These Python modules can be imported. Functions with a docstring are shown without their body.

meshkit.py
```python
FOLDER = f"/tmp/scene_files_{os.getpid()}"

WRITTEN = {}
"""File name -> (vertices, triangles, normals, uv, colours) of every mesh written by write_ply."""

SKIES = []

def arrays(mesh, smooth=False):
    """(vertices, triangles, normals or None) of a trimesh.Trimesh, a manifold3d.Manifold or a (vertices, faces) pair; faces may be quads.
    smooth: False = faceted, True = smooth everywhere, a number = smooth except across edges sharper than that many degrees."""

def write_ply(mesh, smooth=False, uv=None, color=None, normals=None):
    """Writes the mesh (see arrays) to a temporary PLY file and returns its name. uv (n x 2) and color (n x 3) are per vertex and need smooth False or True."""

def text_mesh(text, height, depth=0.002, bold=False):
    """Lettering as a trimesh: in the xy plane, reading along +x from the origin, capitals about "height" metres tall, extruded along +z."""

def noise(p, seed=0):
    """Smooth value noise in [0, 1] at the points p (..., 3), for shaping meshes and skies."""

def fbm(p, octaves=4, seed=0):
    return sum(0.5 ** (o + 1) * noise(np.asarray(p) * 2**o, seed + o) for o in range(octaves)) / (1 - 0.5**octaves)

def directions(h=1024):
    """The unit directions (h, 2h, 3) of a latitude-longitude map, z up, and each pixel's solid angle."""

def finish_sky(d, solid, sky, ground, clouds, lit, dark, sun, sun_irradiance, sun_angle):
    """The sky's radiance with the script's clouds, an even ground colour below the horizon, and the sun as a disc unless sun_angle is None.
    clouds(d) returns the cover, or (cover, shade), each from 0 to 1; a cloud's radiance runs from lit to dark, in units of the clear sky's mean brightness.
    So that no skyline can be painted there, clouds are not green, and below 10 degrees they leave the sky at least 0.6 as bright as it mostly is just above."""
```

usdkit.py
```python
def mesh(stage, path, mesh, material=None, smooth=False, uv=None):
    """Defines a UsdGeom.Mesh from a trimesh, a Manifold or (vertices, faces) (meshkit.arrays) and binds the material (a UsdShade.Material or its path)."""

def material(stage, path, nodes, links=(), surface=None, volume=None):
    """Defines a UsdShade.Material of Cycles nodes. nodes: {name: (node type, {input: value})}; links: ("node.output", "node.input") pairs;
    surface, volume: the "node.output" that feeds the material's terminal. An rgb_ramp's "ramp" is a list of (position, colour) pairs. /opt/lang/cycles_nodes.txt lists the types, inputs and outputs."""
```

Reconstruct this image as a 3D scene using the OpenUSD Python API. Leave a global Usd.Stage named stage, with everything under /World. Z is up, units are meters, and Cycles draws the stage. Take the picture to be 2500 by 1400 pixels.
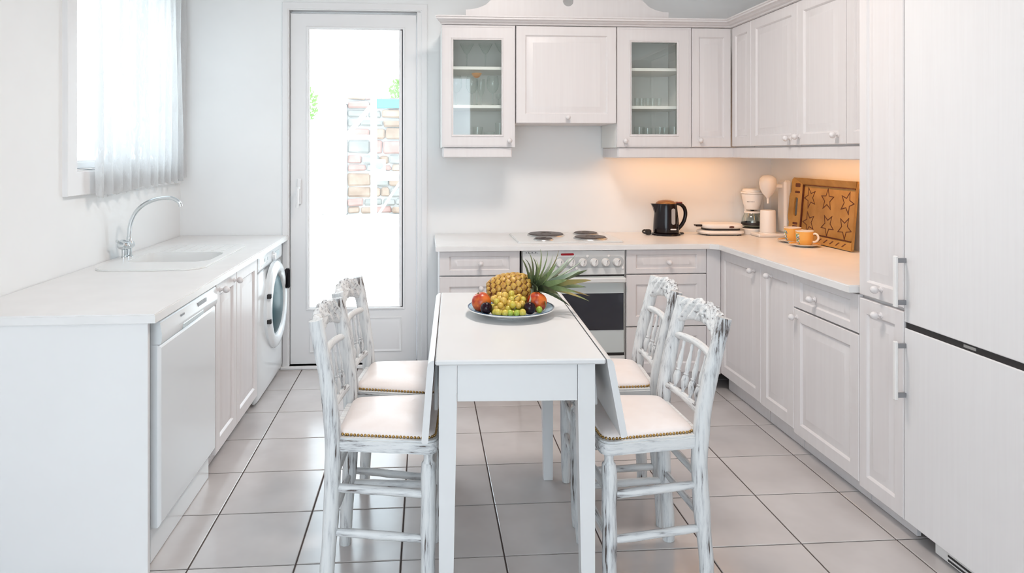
import math, random
import numpy as np
import trimesh
import manifold3d as m3
import shapely
from shapely.geometry import Polygon, Point, box as sbox
import meshkit, usdkit
from pxr import Usd, UsdGeom, UsdLux, UsdShade, Gf, Sdf

random.seed(7)
RNG = np.random.default_rng(7)
stage = Usd.Stage.CreateInMemory()
UsdGeom.SetStageUpAxis(stage, UsdGeom.Tokens.z)
UsdGeom.SetStageMetersPerUnit(stage, 1.0)
world = UsdGeom.Xform.Define(stage, '/World')
stage.SetDefaultPrim(world.GetPrim())
UsdGeom.Scope.Define(stage, '/World/Looks')

# ------------------------------------------------------------------ camera
YAW = 0.0717
cam = UsdGeom.Camera.Define(stage, '/World/camera')
PXMM = 36.0 / 2500
cam.CreateHorizontalApertureAttr(36.0)
cam.CreateVerticalApertureAttr(36.0 * 1400 / 2500)
cam.CreateFocalLengthAttr(1708.49 * PXMM)
cam.CreateHorizontalApertureOffsetAttr((1250 - 1163.03) * PXMM)
cam.CreateVerticalApertureOffsetAttr(-(700 - 373.44) * PXMM)
cam.CreateClippingRangeAttr(Gf.Vec2f(0.05, 500))
cam.AddTranslateOp().Set(Gf.Vec3d(0.7504, -2.2691, 1.3145))
cam.AddRotateZOp().Set(-math.degrees(YAW))
cam.AddRotateXOp().Set(90.0)
cam.CreateExposureAttr(0.75)

# ------------------------------------------------------------------ sky and sun
dome = UsdLux.DomeLight.Define(stage, '/World/sky')
dome.CreateIntensityAttr(1.0)
dome.CreateColorAttr(Gf.Vec3f(0.78, 0.90, 1.0))
sun = UsdLux.DistantLight.Define(stage, '/World/sun')
sun.CreateIntensityAttr(1.6)
sun.CreateAngleAttr(0.53)
sun.CreateColorAttr(Gf.Vec3f(1.0, 0.96, 0.90))
_d = Gf.Vec3d(0.60, -0.05, 0.80)
sun.AddTransformOp().Set(Gf.Matrix4d().SetRotate(Gf.Rotation(Gf.Vec3d(0, 0, 1), _d)))

# ------------------------------------------------------------------ names, things, parts
_used = {}


def path_for(name, parent='/World'):
    k = (parent, name)
    n = _used.get(k, 0)
    _used[k] = n + 1
    return f'{parent}/{name}' if n == 0 else f'{parent}/{name}_{n:03d}'


def put(prim, **kw):
    for k, v in kw.items():
        if v:
            prim.SetCustomDataByKey(k, v)


def thing(name, label, cat, loc=(0, 0, 0), rz=0.0, group=None, kind=None, rx=0.0):
    p = path_for(name)
    x = UsdGeom.Xform.Define(stage, p)
    x.AddTranslateOp().Set(Gf.Vec3d(*map(float, loc)))
    if rz:
        x.AddRotateZOp().Set(float(rz))
    if rx:
        x.AddRotateXOp().Set(float(rx))
    put(x.GetPrim(), label=label, category=cat, group=group, kind=kind)
    return p


def obj(name, mesh, mat, parent='/World', smooth=32, label=None, cat=None, group=None, kind=None):
    p = path_for(name, parent)
    m = usdkit.mesh(stage, p, mesh, mat, smooth=smooth)
    put(m.GetPrim(), label=label, category=cat, group=group, kind=kind)
    return p


def dup(src, loc, rz=0.0, label=None, group=None):
    prim = stage.GetPrimAtPath(src)
    was = prim.GetCustomData()
    base = prim.GetName()
    base = base[:-4] if base[-4:-3] == '_' and base[-3:].isdigit() else base
    p = path_for(base)
    x = UsdGeom.Xform.Define(stage, p)
    x.GetPrim().GetReferences().AddInternalReference(src)
    x.GetPrim().SetInstanceable(True)
    x.ClearXformOpOrder()
    x.AddTranslateOp().Set(Gf.Vec3d(*map(float, loc)))
    x.AddRotateZOp().Set(float(rz))
    put(x.GetPrim(), label=label or was.get('label'), category=was.get('category'), group=group or was.get('group'))
    return p


# ------------------------------------------------------------------ mesh helpers
def tm(v, f):
    return trimesh.Trimesh(np.asarray(v, float), np.asarray(f, int), process=False)


def cat(*ms):
    ms = [x for m in ms for x in (m if isinstance(m, (list, tuple)) else [m])]
    V, F, n = [], [], 0
    for m in ms:
        V.append(np.array(m.vertices)); F.append(np.array(m.faces) + n); n += len(m.vertices)
    return tm(np.vstack(V), np.vstack(F))


def mv(m, t):
    m = m.copy(); m.apply_translation(t); return m


def rot(m, axis, deg, about=(0, 0, 0)):
    m = m.copy()
    m.apply_transform(trimesh.transformations.rotation_matrix(math.radians(deg), axis, about))
    return m


def from_man(m):
    q = m.to_mesh()
    return tm(q.vert_properties[:, :3], q.tri_verts)


def to_man(t):
    return m3.Manifold(m3.Mesh(np.asarray(t.vertices, np.float32), np.asarray(t.faces, np.uint32)))


def bx(x0, y0, z0, x1, y1, z1, b=0.0):
    """a box, its edges chamfered by b"""
    x0, x1 = sorted((x0, x1)); y0, y1 = sorted((y0, y1)); z0, z1 = sorted((z0, z1))
    if b <= 0:
        m = trimesh.creation.box([x1 - x0, y1 - y0, z1 - z0]); m.apply_translation([(x0 + x1) / 2, (y0 + y1) / 2, (z0 + z1) / 2])
        return tm(m.vertices, m.faces)
    b = min(b, .49 * (x1 - x0), .49 * (y1 - y0), .49 * (z1 - z0))
    pts = []
    for sx in (0, 1):
        for sy in (0, 1):
            for sz in (0, 1):
                c = np.array([(x0, x1)[sx], (y0, y1)[sy], (z0, z1)[sz]])
                d = np.array([1 - 2 * sx, 1 - 2 * sy, 1 - 2 * sz]) * b
                for k in range(3):
                    e = d.copy(); e[k] = 0
                    pts.append(c + e)
    return from_man(m3.Manifold.hull_points(np.array(pts)))


def rings(loops, cap0=True, cap1=True, close=True):
    """skin over loops of equal length; caps are fans around the loop's mean"""
    n = len(loops[0]); V = [np.asarray(l, float) for l in loops]; F = []
    for i in range(len(loops) - 1):
        a, b = i * n, (i + 1) * n
        for j in range(n if close else n - 1):
            k = (j + 1) % n
            F += [[a + j, a + k, b + k], [a + j, b + k, b + j]]
    tot = n * len(loops)
    if cap0:
        V.append(V[0].mean(0)[None]); F += [[tot, (j + 1) % n, j] for j in range(n)]; tot += 1
    if cap1:
        V.append(V[len(loops) - 1].mean(0)[None]); o = n * (len(loops) - 1)
        F += [[tot, o + j, o + (j + 1) % n] for j in range(n)]; tot += 1
    m = tm(np.vstack(V), F)
    return m


def outward(m):
    if m.volume < 0:
        m.invert()
    return m


def rect(w, h, ix, iz, y, x=0, z=0):
    return [[x + ix, y, z + iz], [x + w - ix, y, z + iz], [x + w - ix, y, z + h - iz], [x + ix, y, z + h - iz]]


def panel(w, h, prof, x=0, z=0, fz=1.0, fx=1.0):
    """a slab w x h facing -y; prof: (inset, y) rings from the back edge to the middle"""
    return outward(rings([rect(w, h, i * fx, i * fz, y, x, z) for i, y in prof]))


def frame(w, h, a, prof_y=(0.02, 0.0), x=0, z=0, ax=None, at=None, ab=None, lip=0.004):
    """a rectangular frame facing -y with a hole; a = width of the members"""
    y1, y0 = prof_y
    al = ar = a if ax is None else ax
    t = a if at is None else at; bt = a if ab is None else ab
    out = lambda i, y: [[x + i, y, z + i], [x + w - i, y, z + i], [x + w - i, y, z + h - i], [x + i, y, z + h - i]]
    inn = lambda i, y: [[x + al - i, y, z + bt - i], [x + w - ar + i, y, z + bt - i], [x + w - ar + i, y, z + h - t + i], [x + al - i, y, z + h - t + i]]
    L = [out(0, y1), out(0, y0 + .002), out(.002, y0), inn(.008, y0), inn(.004, y0 + lip), inn(0, y0 + lip), inn(0, y1)]
    V = np.vstack(L); F = []
    n = 4
    for i in range(len(L)):
        a0, b0 = i * n, ((i + 1) % len(L)) * n
        for j in range(n):
            k = (j + 1) % n
            F += [[a0 + j, a0 + k, b0 + k], [a0 + j, b0 + k, b0 + j]]
    return outward(tm(V, F))


def lathe(prof, n=24):
    """prof: (r, z) from bottom to top; ends closed on the axis"""
    loops = []
    a = np.arange(n) / n * 2 * np.pi
    for r, z in prof:
        r = max(r, 1e-5)
        loops.append(np.stack([r * np.cos(a), r * np.sin(a), np.full(n, z)], 1))
    return outward(rings(loops))


def lathe_shell(prof, n=24):
    """a closed profile loop (r, z) turned: a vessel with a wall"""
    a = np.arange(n) / n * 2 * np.pi
    P = len(prof); V = []
    for r, z in prof:
        V.append(np.stack([max(r, 2e-4) * np.cos(a), max(r, 2e-4) * np.sin(a), np.full(n, z)], 1))
    V = np.vstack(V); F = []
    for i in range(P):
        b = (i + 1) % P
        for j in range(n):
            k = (j + 1) % n
            F += [[i * n + j, i * n + k, b * n + k], [i * n + j, b * n + k, b * n + j]]
    return outward(tm(V, F))


def lathe_open(prof, n=24):
    """a turned sheet, open at the top: blown glass, thinner than a pixel"""
    a = np.arange(n) / n * 2 * np.pi
    L = [np.stack([r * np.cos(a), r * np.sin(a), np.full(n, z)], 1) for r, z in prof]
    return rings(L, False, False)


def tube(pts, r, n=10, sq=None, cap=True):
    """sweep a circle (or squashed circle: sq = factor on the second axis) along pts"""
    pts = np.asarray(pts, float); m = len(pts)
    r = np.full(m, float(r)) if np.ndim(r) == 0 else np.asarray(r, float)
    tan = np.gradient(pts, axis=0); tan /= np.linalg.norm(tan, axis=1)[:, None]
    up = np.array([0, 0, 1.0]) if abs(tan[0][2]) < .9 else np.array([0, 1.0, 0])
    u = np.cross(up, tan[0]); u /= np.linalg.norm(u)
    a = np.arange(n) / n * 2 * np.pi; L = []
    for i in range(m):
        u = u - tan[i] * (u @ tan[i]); u /= np.linalg.norm(u)
        w = np.cross(tan[i], u)
        L.append(pts[i] + r[i] * (np.cos(a)[:, None] * u + (sq or 1) * np.sin(a)[:, None] * w))
    return outward(rings(L, cap, cap))


def spline(pts, k=8):
    from scipy.interpolate import CubicSpline
    pts = np.asarray(pts, float)
    d = np.r_[0, np.cumsum(np.linalg.norm(np.diff(pts, axis=0), axis=1))]
    return CubicSpline(d, pts)(np.linspace(0, d[-1], (len(pts) - 1) * k + 1))


def branch(p0, p1, r, seed=0, n=10, m=12, wob=.12, bow=(0, 0, 0), ends=.85):
    """a rustic, slightly uneven round piece from p0 to p1"""
    p0, p1 = np.asarray(p0, float), np.asarray(p1, float)
    t = np.linspace(0, 1, m)
    pts = p0 + (p1 - p0) * t[:, None] + np.asarray(bow) * (4 * t * (1 - t))[:, None]
    rr = r * (ends + (1 - ends) * np.sin(np.pi * np.clip(t * 1.0, 0, 1)) ** .5)
    g = tube(pts, rr, n)
    d = meshkit.noise(np.asarray(g.vertices) * 26 + seed * 13.7, int(abs(seed) * 10)) - .5
    c = pts[np.minimum((np.arange(len(g.vertices)) // n), m - 1)]
    v = np.asarray(g.vertices)
    g.vertices = c + (v - c) * (1 + wob * 2 * d)[:, None]
    return g


def extrude(poly, depth):
    m = trimesh.creation.extrude_polygon(poly, depth, engine='earcut')
    return tm(m.vertices, m.faces)


def up_xz(m):
    """a shape extruded along z in the xy plane, stood up in xz, its depth running to +y"""
    v = np.asarray(m.vertices)
    return outward(tm(np.stack([v[:, 0], v[:, 2], v[:, 1]], 1), np.asarray(m.faces)))


def rrect(x0, y0, x1, y1, r, q=6):
    return sbox(x0 + r, y0 + r, x1 - r, y1 - r).buffer(r, quad_segs=q)


def ball(r, c=(0, 0, 0), s=(1, 1, 1), sub=2):
    m = trimesh.creation.icosphere(sub, r)
    return tm(np.asarray(m.vertices) * s + np.asarray(c), m.faces)


# ------------------------------------------------------------------ materials
MAT = {}


def mat(name, nodes, links, surface='p.BSDF'):
    MAT[name] = usdkit.material(stage, f'/World/Looks/{name}', nodes, links, surface=surface)
    return MAT[name]


def plain(name, col, rough=.4, metal=0.0, **kw):
    return mat(name, {'p': ('principled_bsdf', dict(base_color=col, roughness=rough, metallic=metal, **kw))}, [])


def mottled(name, c0, c1, scale=(6, 6, 6), rough=.4, bump=0.0, bscale=None, detail=4, lo=.35, hi=.65, **kw):
    n = {'tc': ('texture_coordinate', {}), 'm': ('mapping', {'scale': scale}),
         'n': ('noise_texture', {'scale': 1.0, 'detail': detail}),
         'r': ('rgb_ramp', {'ramp': [(lo, c0), (hi, c1)]}),
         'p': ('principled_bsdf', dict(roughness=rough, **kw))}
    l = [('tc.object', 'm.vector'), ('m.vector', 'n.vector'), ('n.fac', 'r.fac'), ('r.color', 'p.base_color')]
    if bump:
        n['m2'] = ('mapping', {'scale': bscale or scale})
        n['n2'] = ('noise_texture', {'scale': 1.0, 'detail': 5})
        n['b'] = ('bump', {'strength': bump, 'distance': .002})
        l += [('tc.object', 'm2.vector'), ('m2.vector', 'n2.vector'), ('n2.fac', 'b.height'), ('b.normal', 'p.normal')]
    return mat(name, n, l)


wallM = mottled('wall_plaster', (.86, .865, .865), (.89, .895, .892), (2, 2, 2), .85, .15, (40, 40, 40))
ceilM = plain('ceiling_paint', (.86, .855, .86), .9)
cabM = mottled('cabinet_paint', (.735, .697, .692), (.757, .722, .716), (45, 45, 1.6), .36, .12, (90, 90, 3))
insideM = plain('cabinet_inside', (.86, .865, .835), .5)
topM = mottled('worktop_laminate', (.80, .785, .775), (.83, .815, .805), (8, 8, 8), .32)
panelM = mottled('end_panel_paint', (.80, .79, .785), (.83, .825, .82), (1.5, 1.5, 1.5), .5, .1, (30, 30, 30))
frameM = plain('joinery_paint', (.82, .81, .81), .38)
appM = plain('appliance_enamel', (.80, .82, .83), .16)
appL = plain('appliance_light_blue', (.60, .68, .70), .25)
ovenM = plain('oven_enamel', (.74, .74, .73), .2)
ovenGrey = plain('oven_grey_print', (.50, .51, .51), .3)
ovenGlassEdge = plain('oven_door_enamel', (.60, .645, .64), .12)
darkglass = plain('oven_glass', (.012, .013, .022), .06, coat_weight=.5)
fridgeM = mottled('fridge_ash_grain', (.765, .748, .748), (.782, .766, .766), (80, 80, 2.2), .42, .30, (70, 70, 2.2))
plasticW = plain('white_plastic', (.82, .80, .78), .3)
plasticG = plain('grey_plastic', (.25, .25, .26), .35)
blackM = plain('black_plastic', (.008, .005, .007), .13, specular_ior_level=.35)
blackMatt = plain('black_matt', (.02, .017, .017), .5)
redM = plain('display_red', (.42, .02, .03), .2)
chrome = plain('chrome', (.72, .76, .78), .08, 1.0)
steel = plain('brushed_steel', (.55, .55, .54), .3, 1.0)
ironM = mottled('hotplate_iron', (.045, .035, .033), (.10, .075, .07), (60, 60, 60), .45)
brassM = plain('brass_nail', (.42, .27, .10), .3, 1.0)
leatherM = mottled('seat_leather', (.82, .745, .715), (.85, .785, .76), (14, 14, 14), .38, .12, (120, 120, 120))
ceramic = plain('white_ceramic', (.82, .82, .80), .12)
sinkM = plain('sink_composite', (.83, .83, .82), .28)
plateBlue = mottled('plate_blue', (.22, .46, .66), (.40, .63, .78), (22, 22, 22), .12)
navy = plain('plate_rim_line', (.05, .12, .24), .15)
tableM = mottled('table_paint', (.69, .69, .69), (.72, .72, .72), (3, 3, 3), .34, .08, (60, 60, 60))
tableEdge = tableM
tileMs = [mottled(f'floor_tile_{c}', a, b, (5, 5, 5), .20, .05, (50, 50, 50), lo=.3, hi=.7, specular_ior_level=.7) for c, a, b in
          (('warm', (.51, .47, .455), (.60, .56, .545)), ('pale', (.54, .50, .485), (.62, .58, .565)), ('grey', (.50, .465, .455), (.58, .545, .53)))]
groutM = plain('grout', (.085, .062, .055), .9)
groundM = mottled('patio_stone', (.70, .67, .63), (.78, .75, .71), (1, 1, 1), .8)
stoneMs = [mottled(f'garden_stone_{c}', a, b, (3, 3, 3), .85) for c, a, b in
           (('ochre', (.27, .19, .14), (.36, .27, .21)), ('rose', (.30, .18, .15), (.38, .25, .22)), ('grey', (.23, .225, .205), (.31, .30, .28)))]
mortarM = plain('stone_mortar', (.42, .40, .38), .9)
renderM = plain('white_render', (.86, .86, .86), .85)
blueM = plain('blue_paint', (.10, .42, .66), .45)
greyWood = mottled('weathered_wood', (.42, .41, .40), (.55, .53, .51), (4, 4, 30), .7)
leafM = mat('garden_leaf', {'d': ('diffuse_bsdf', {'color': (.20, .30, .12)}), 't': ('translucent_bsdf', {'color': (.35, .5, .2)}), 'x': ('mix_closure', {'fac': .4})},
            [('d.BSDF', 'x.closure1'), ('t.BSDF', 'x.closure2')], 'x.closure')
barkM = plain('bark', (.20, .15, .11), .9)


def distressed(name, scale):
    """white paint rubbed through to dark wood, grain along one axis"""
    n = {'tc': ('texture_coordinate', {}), 'm': ('mapping', {'scale': scale}), 'm2': ('mapping', {'scale': (9, 9, 9)}),
         'n': ('noise_texture', {'scale': 1.0, 'detail': 6, 'roughness': .62}), 'n2': ('noise_texture', {'scale': 1.0, 'detail': 2}),
         'a': ('math', {'math_type': 'multiply_add', 'value2': .55, 'value3': 0.0}), 'r': ('rgb_ramp', {'ramp': [(0, (.06, .045, .04)), (.370, (.09, .07, .06)), (.405, (.33, .325, .33)), (.47, (.55, .56, .57)), (.60, (.70, .71, .71)), (1, (.78, .775, .765))]}),
         'mx': ('math', {'math_type': 'add'}), 'b': ('bump', {'strength': .55, 'distance': .002}), 'p': ('principled_bsdf', {'roughness': .5})}
    l = [('tc.object', 'm.vector'), ('m.vector', 'n.vector'), ('tc.object', 'm2.vector'), ('m2.vector', 'n2.vector'),
         ('n2.fac', 'a.value1'), ('n.fac', 'mx.value1'), ('a.value', 'mx.value2')]
    n['h'] = ('math', {'math_type': 'subtract', 'value2': .20})
    l += [('mx.value', 'h.value1'), ('h.value', 'r.fac'), ('r.color', 'p.base_color'), ('n.fac', 'b.height'), ('b.normal', 'p.normal')]
    return mat(name, n, l)


dzM = distressed('rubbed_paint_upright', (130, 130, 11))
dxM = distressed('rubbed_paint_along', (11, 130, 130))
dyM = distressed('rubbed_paint_across', (130, 11, 130))
dcM = distressed('rubbed_paint_carved', (110, 80, 110))

PANE_LINKS = [('ge.backfacing', 'iv.value2'), ('f0.fac', 'f.value1'), ('iv.value', 'f.value2'), ('f.value', 'x.fac'), ('t.BSDF', 'x.closure1'), ('g.BSDF', 'x.closure2')]
paneM = mat('window_pane', {'f0': ('fresnel', {'IOR': 1.45}), 'ge': ('geometry', {}), 'iv': ('math', {'math_type': 'subtract', 'value1': 1.0}), 'f': ('math', {'math_type': 'multiply'}), 't': ('transparent_bsdf', {'color': (.97, .985, .98)}), 'g': ('glossy_bsdf', {'color': (1, 1, 1), 'roughness': 0.0}), 'x': ('mix_closure', {})},
            PANE_LINKS, 'x.closure')
cabPane = mat('cabinet_pane', {'f0': ('fresnel', {'IOR': 1.9}), 'ge': ('geometry', {}), 'iv': ('math', {'math_type': 'subtract', 'value1': 1.0}), 'f': ('math', {'math_type': 'multiply'}), 't': ('transparent_bsdf', {'color': (.93, .955, .935)}), 'g': ('glossy_bsdf', {'color': (1, 1, 1), 'roughness': 0.0}), 'x': ('mix_closure', {})},
              PANE_LINKS, 'x.closure')
glassM = mat('drinking_glass', {'f0': ('fresnel', {'IOR': 1.8}), 'ge': ('geometry', {}), 'iv': ('math', {'math_type': 'subtract', 'value1': 1.0}), 'f': ('math', {'math_type': 'multiply'}), 'lw': ('layer_weight', {'blend': .5}), 'ed': ('rgb_ramp', {'ramp': [(0, (.965, .985, .975)), (.62, (.93, .955, .945)), (.86, (.70, .76, .74)), (1, (.30, .36, .35))]}), 't': ('transparent_bsdf', {}), 'g': ('glossy_bsdf', {'color': (.9, .95, .93), 'roughness': 0.02}), 'x': ('mix_closure', {})},
             PANE_LINKS + [('lw.facing', 'ed.fac'), ('ed.color', 't.color')], 'x.closure')
orangeGlass = plain('orange_glass', (.95, .42, .12), .05, transmission_weight=.6, ior=1.45)
curtainM = mat('lace_voile', {
    'tc': ('texture_coordinate', {}), 'm': ('mapping', {'scale': (55, 55, 18)}), 'v': ('noise_texture', {'scale': 1.0, 'detail': 5, 'distortion': 1.2}),
    'r': ('rgb_ramp', {'ramp': [(.42, (.01, .01, .01)), (.50, (.06, .06, .06)), (.57, (.34, .34, .34)), (.64, (.08, .08, .08))]}),
    'd': ('diffuse_bsdf', {'color': (.90, .90, .90)}), 't': ('translucent_bsdf', {'color': (.52, .52, .52)}), 'x': ('mix_closure', {'fac': .55}),
    'c': ('transparent_bsdf', {'color': (1, 1, 1)}), 'y': ('mix_closure', {})},
    [('tc.object', 'm.vector'), ('m.vector', 'v.vector'), ('v.fac', 'r.fac'), ('r.color', 'y.fac'), ('d.BSDF', 'x.closure1'), ('t.BSDF', 'x.closure2'),
     ('x.closure', 'y.closure1'), ('c.BSDF', 'y.closure2')], 'y.closure')
trayM = mottled('tray_wood', (.36, .19, .045), (.50, .285, .085), (9, 9, 9), .42, .3, (90, 90, 90))
trayDark = plain('tray_burnt_line', (.10, .028, .015), .5)
cupM = plain('cup_orange_glaze', (.80, .42, .10), .15)
cupW = plain('cup_cream_glaze', (.85, .78, .70), .15)
dotBlue = plain('cup_blue_glaze', (.10, .20, .30), .2)
dotGreen = plain('cup_green_glaze', (.10, .34, .18), .2)
dotWhite = plain('cup_white_glaze', (.85, .85, .82), .2)
pineM = mottled('pineapple_eye', (.42, .20, .03), (.60, .38, .075), (60, 60, 60), .4, .5, (160, 160, 160))
pineBase = plain('pineapple_rind', (.16, .045, .012), .6)
grapeMs = [plain(f'grape_{k}', c, .22, subsurface_weight=.25, subsurface_scale=.006, subsurface_radius=(1, .7, .2)) for k, c in
           (('amber', (.66, .42, .09)), ('gold', (.58, .46, .08)), ('green', (.36, .44, .06)))]
nectM = mottled('nectarine_skin', (.40, .03, .012), (.72, .17, .025), (26, 26, 26), .3, lo=.38, hi=.62)
plumM = plain('plum_skin', (.014, .002, .007), .12, specular_ior_level=.3)
crownMs = [mottled('crown_leaf_green', (.16, .24, .09), (.36, .44, .21), (20, 20, 20), .4), mottled('crown_leaf_dark', (.05, .07, .035), (.18, .23, .11), (20, 20, 20), .4),
           mottled('crown_leaf_tan', (.22, .26, .09), (.38, .27, .10), (16, 16, 16), .4), mottled('crown_leaf_pale', (.32, .40, .29), (.50, .56, .45), (20, 20, 20), .4)]
stemM = plain('grape_stem', (.16, .12, .04), .6)
lampGlow = mat('lamp_glow', {'e': ('emission', {'color': (1.0, .62, .28), 'strength': 6.0})}, [], 'e.emission')
greyLens = plain('lamp_housing', (.7, .7, .7), .4)
shadowGap = plain('gap_dark', (.05, .045, .045), .8)

# ================================================================== THE SETTING
XL, XR, YB, YF, ZC = -0.725, 2.95, 2.06, -3.4, 2.7      # left wall, right wall, back wall, rear wall, ceiling
S = 0.335


def struct(name, mesh, m, smooth=False):
    return obj(name, mesh, m, '/World', smooth, kind='structure')


def wall_with_hole(a0, a1, z0, z1, hole, depth):
    return up_xz(extrude(sbox(a0, z0, a1, z1).difference(sbox(*hole)), depth))


# back wall with the garden door's opening
struct('wall_back', mv(wall_with_hole(XL - .2, XR + .2, 0, ZC, (-.10, -.1, .737, 2.205), .2), (0, YB, 0)), wallM)
# left wall with the window's opening
WY0, WY1, WZ0, WZ1 = .775, 1.93, 1.24, 2.30
w = wall_with_hole(YF, YB, 0, ZC, (WY0, WZ0, WY1, WZ1), .2)
v = np.asarray(w.vertices)
struct('wall_left', outward(tm(np.stack([XL - v[:, 1], v[:, 0], v[:, 2]], 1), w.faces)), wallM)
struct('wall_right', bx(XR, YF, 0, XR + .2, YB, ZC), wallM)
struct('wall_rear', mv(wall_with_hole(XL - .2, XR + .2, 0, ZC, (XL, -.1, 1.33, 2.3), .2), (0, YF - .2, 0)), wallM)
struct('ceiling', bx(XL - .2, YF - .2, ZC, XR + .2, YB + .2, ZC + .25), ceilM)

# floor: grout bed and single tiles
fl = UsdGeom.Xform.Define(stage, '/World/floor')
put(fl.GetPrim(), kind='structure')
obj('grout_bed', bx(XL - .2, YF - .2, -.16, XR + .2, YB + .2, -.0035), groutM, '/World/floor', False)
_used[('/World', 'floor')] = 1


def tile(x0, y0, x1, y1):
    g, c = .0026, .0022
    x0 += g; y0 += g; x1 -= g; y1 -= g
    r = lambda i, z: [[x0 + i, y0 + i, z], [x1 - i, y0 + i, z], [x1 - i, y1 - i, z], [x0 + i, y1 - i, z]]
    return outward(rings([r(0, -.004), r(0, -.0012), r(c, 0)]))


for j in range(-6, 7):
    for i in range(-2, 9):
        x0, x1, y0, y1 = i * S, (i + 1) * S, j * S, (j + 1) * S
        x0, x1, y1 = max(x0, XL + .004), min(x1, XR - .004), min(y1, YB - .001)
        obj('tile', tile(x0, y0, x1, y1), tileMs[int(RNG.integers(3))], '/World/floor', False)

# garden door
d1 = thing('door_1', 'white glazed garden door in the back wall', 'door', kind='structure')
obj('door_frame', cat(frame(.877, 2.23, .04, (.11, -.012), -.12, 0, at=.045, ab=.018), ), frameM, d1)
stage.GetPrimAtPath(d1 + '/door_frame').GetAttribute('points')
UsdGeom.Xformable(stage.GetPrimAtPath(d1 + '/door_frame')).AddTranslateOp().Set(Gf.Vec3d(0, YB, 0))


def at_y(m, y):
    return mv(m, (0, y, 0))


obj('frame_post', at_y(bx(.694, -.004, .018, .737, .09, 2.185, .004), YB), frameM, d1)
obj('door_stop', at_y(cat(bx(-.085, .0675, .02, -.06, .095, 2.19), bx(.675, .0675, .02, .70, .0895, 2.19), bx(-.06, .0675, 2.145, .675, .095, 2.19), bx(-.06, .0675, .0185, .675, .095, .035)), YB), frameM, d1, False)
obj('threshold', bx(-.13, YB - .03, 0, .762, YB + .1, .018, .004), frameM, d1)
sash = cat(frame(.766, 2.145, .116, (.055, 0.012), -.076, .022, at=.088, ab=.338, ax=.106))
obj('sash', at_y(sash, YB), frameM, d1)
obj('lower_panel', at_y(panel(.56, .214, [(0, .014), (0, .008), (.004, .006), (.012, .009), (.018, .010), (.045, .005)], .041, .09), YB), frameM, d1)
obj('glazing_bead', at_y(frame(.60, 1.739, .018, (.03, .006), .02, .35, lip=.006), YB), frameM, d1)
obj('glass_pane', bx(.03, YB + .03, .36, .612, YB + .036, 2.078), paneM, d1, False)
hd = cat(at_y(bx(-.034, -.004, 1.0, -.008, .012, 1.16, .004), YB), tube([(-.021, YB, 1.10), (-.021, YB - .05, 1.10)], .008, 10),
         tube(spline([(-.021, YB - .05, 1.10), (-.021, YB - .052, 1.06), (-.025, YB - .05, .985)], 5), .009, 10))
obj('door_handle', hd, frameM, d1)

# window over the sink
w1 = thing('window_1', 'white casement window in the left wall above the sink', 'window', kind='structure')


def on_left(m, x=XL):
    """a shape drawn facing -y turned to face +x, its x becoming world y"""
    q = np.asarray(m.vertices)
    return outward(tm(np.stack([x - q[:, 1], q[:, 0], q[:, 2]], 1), m.faces))


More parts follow.
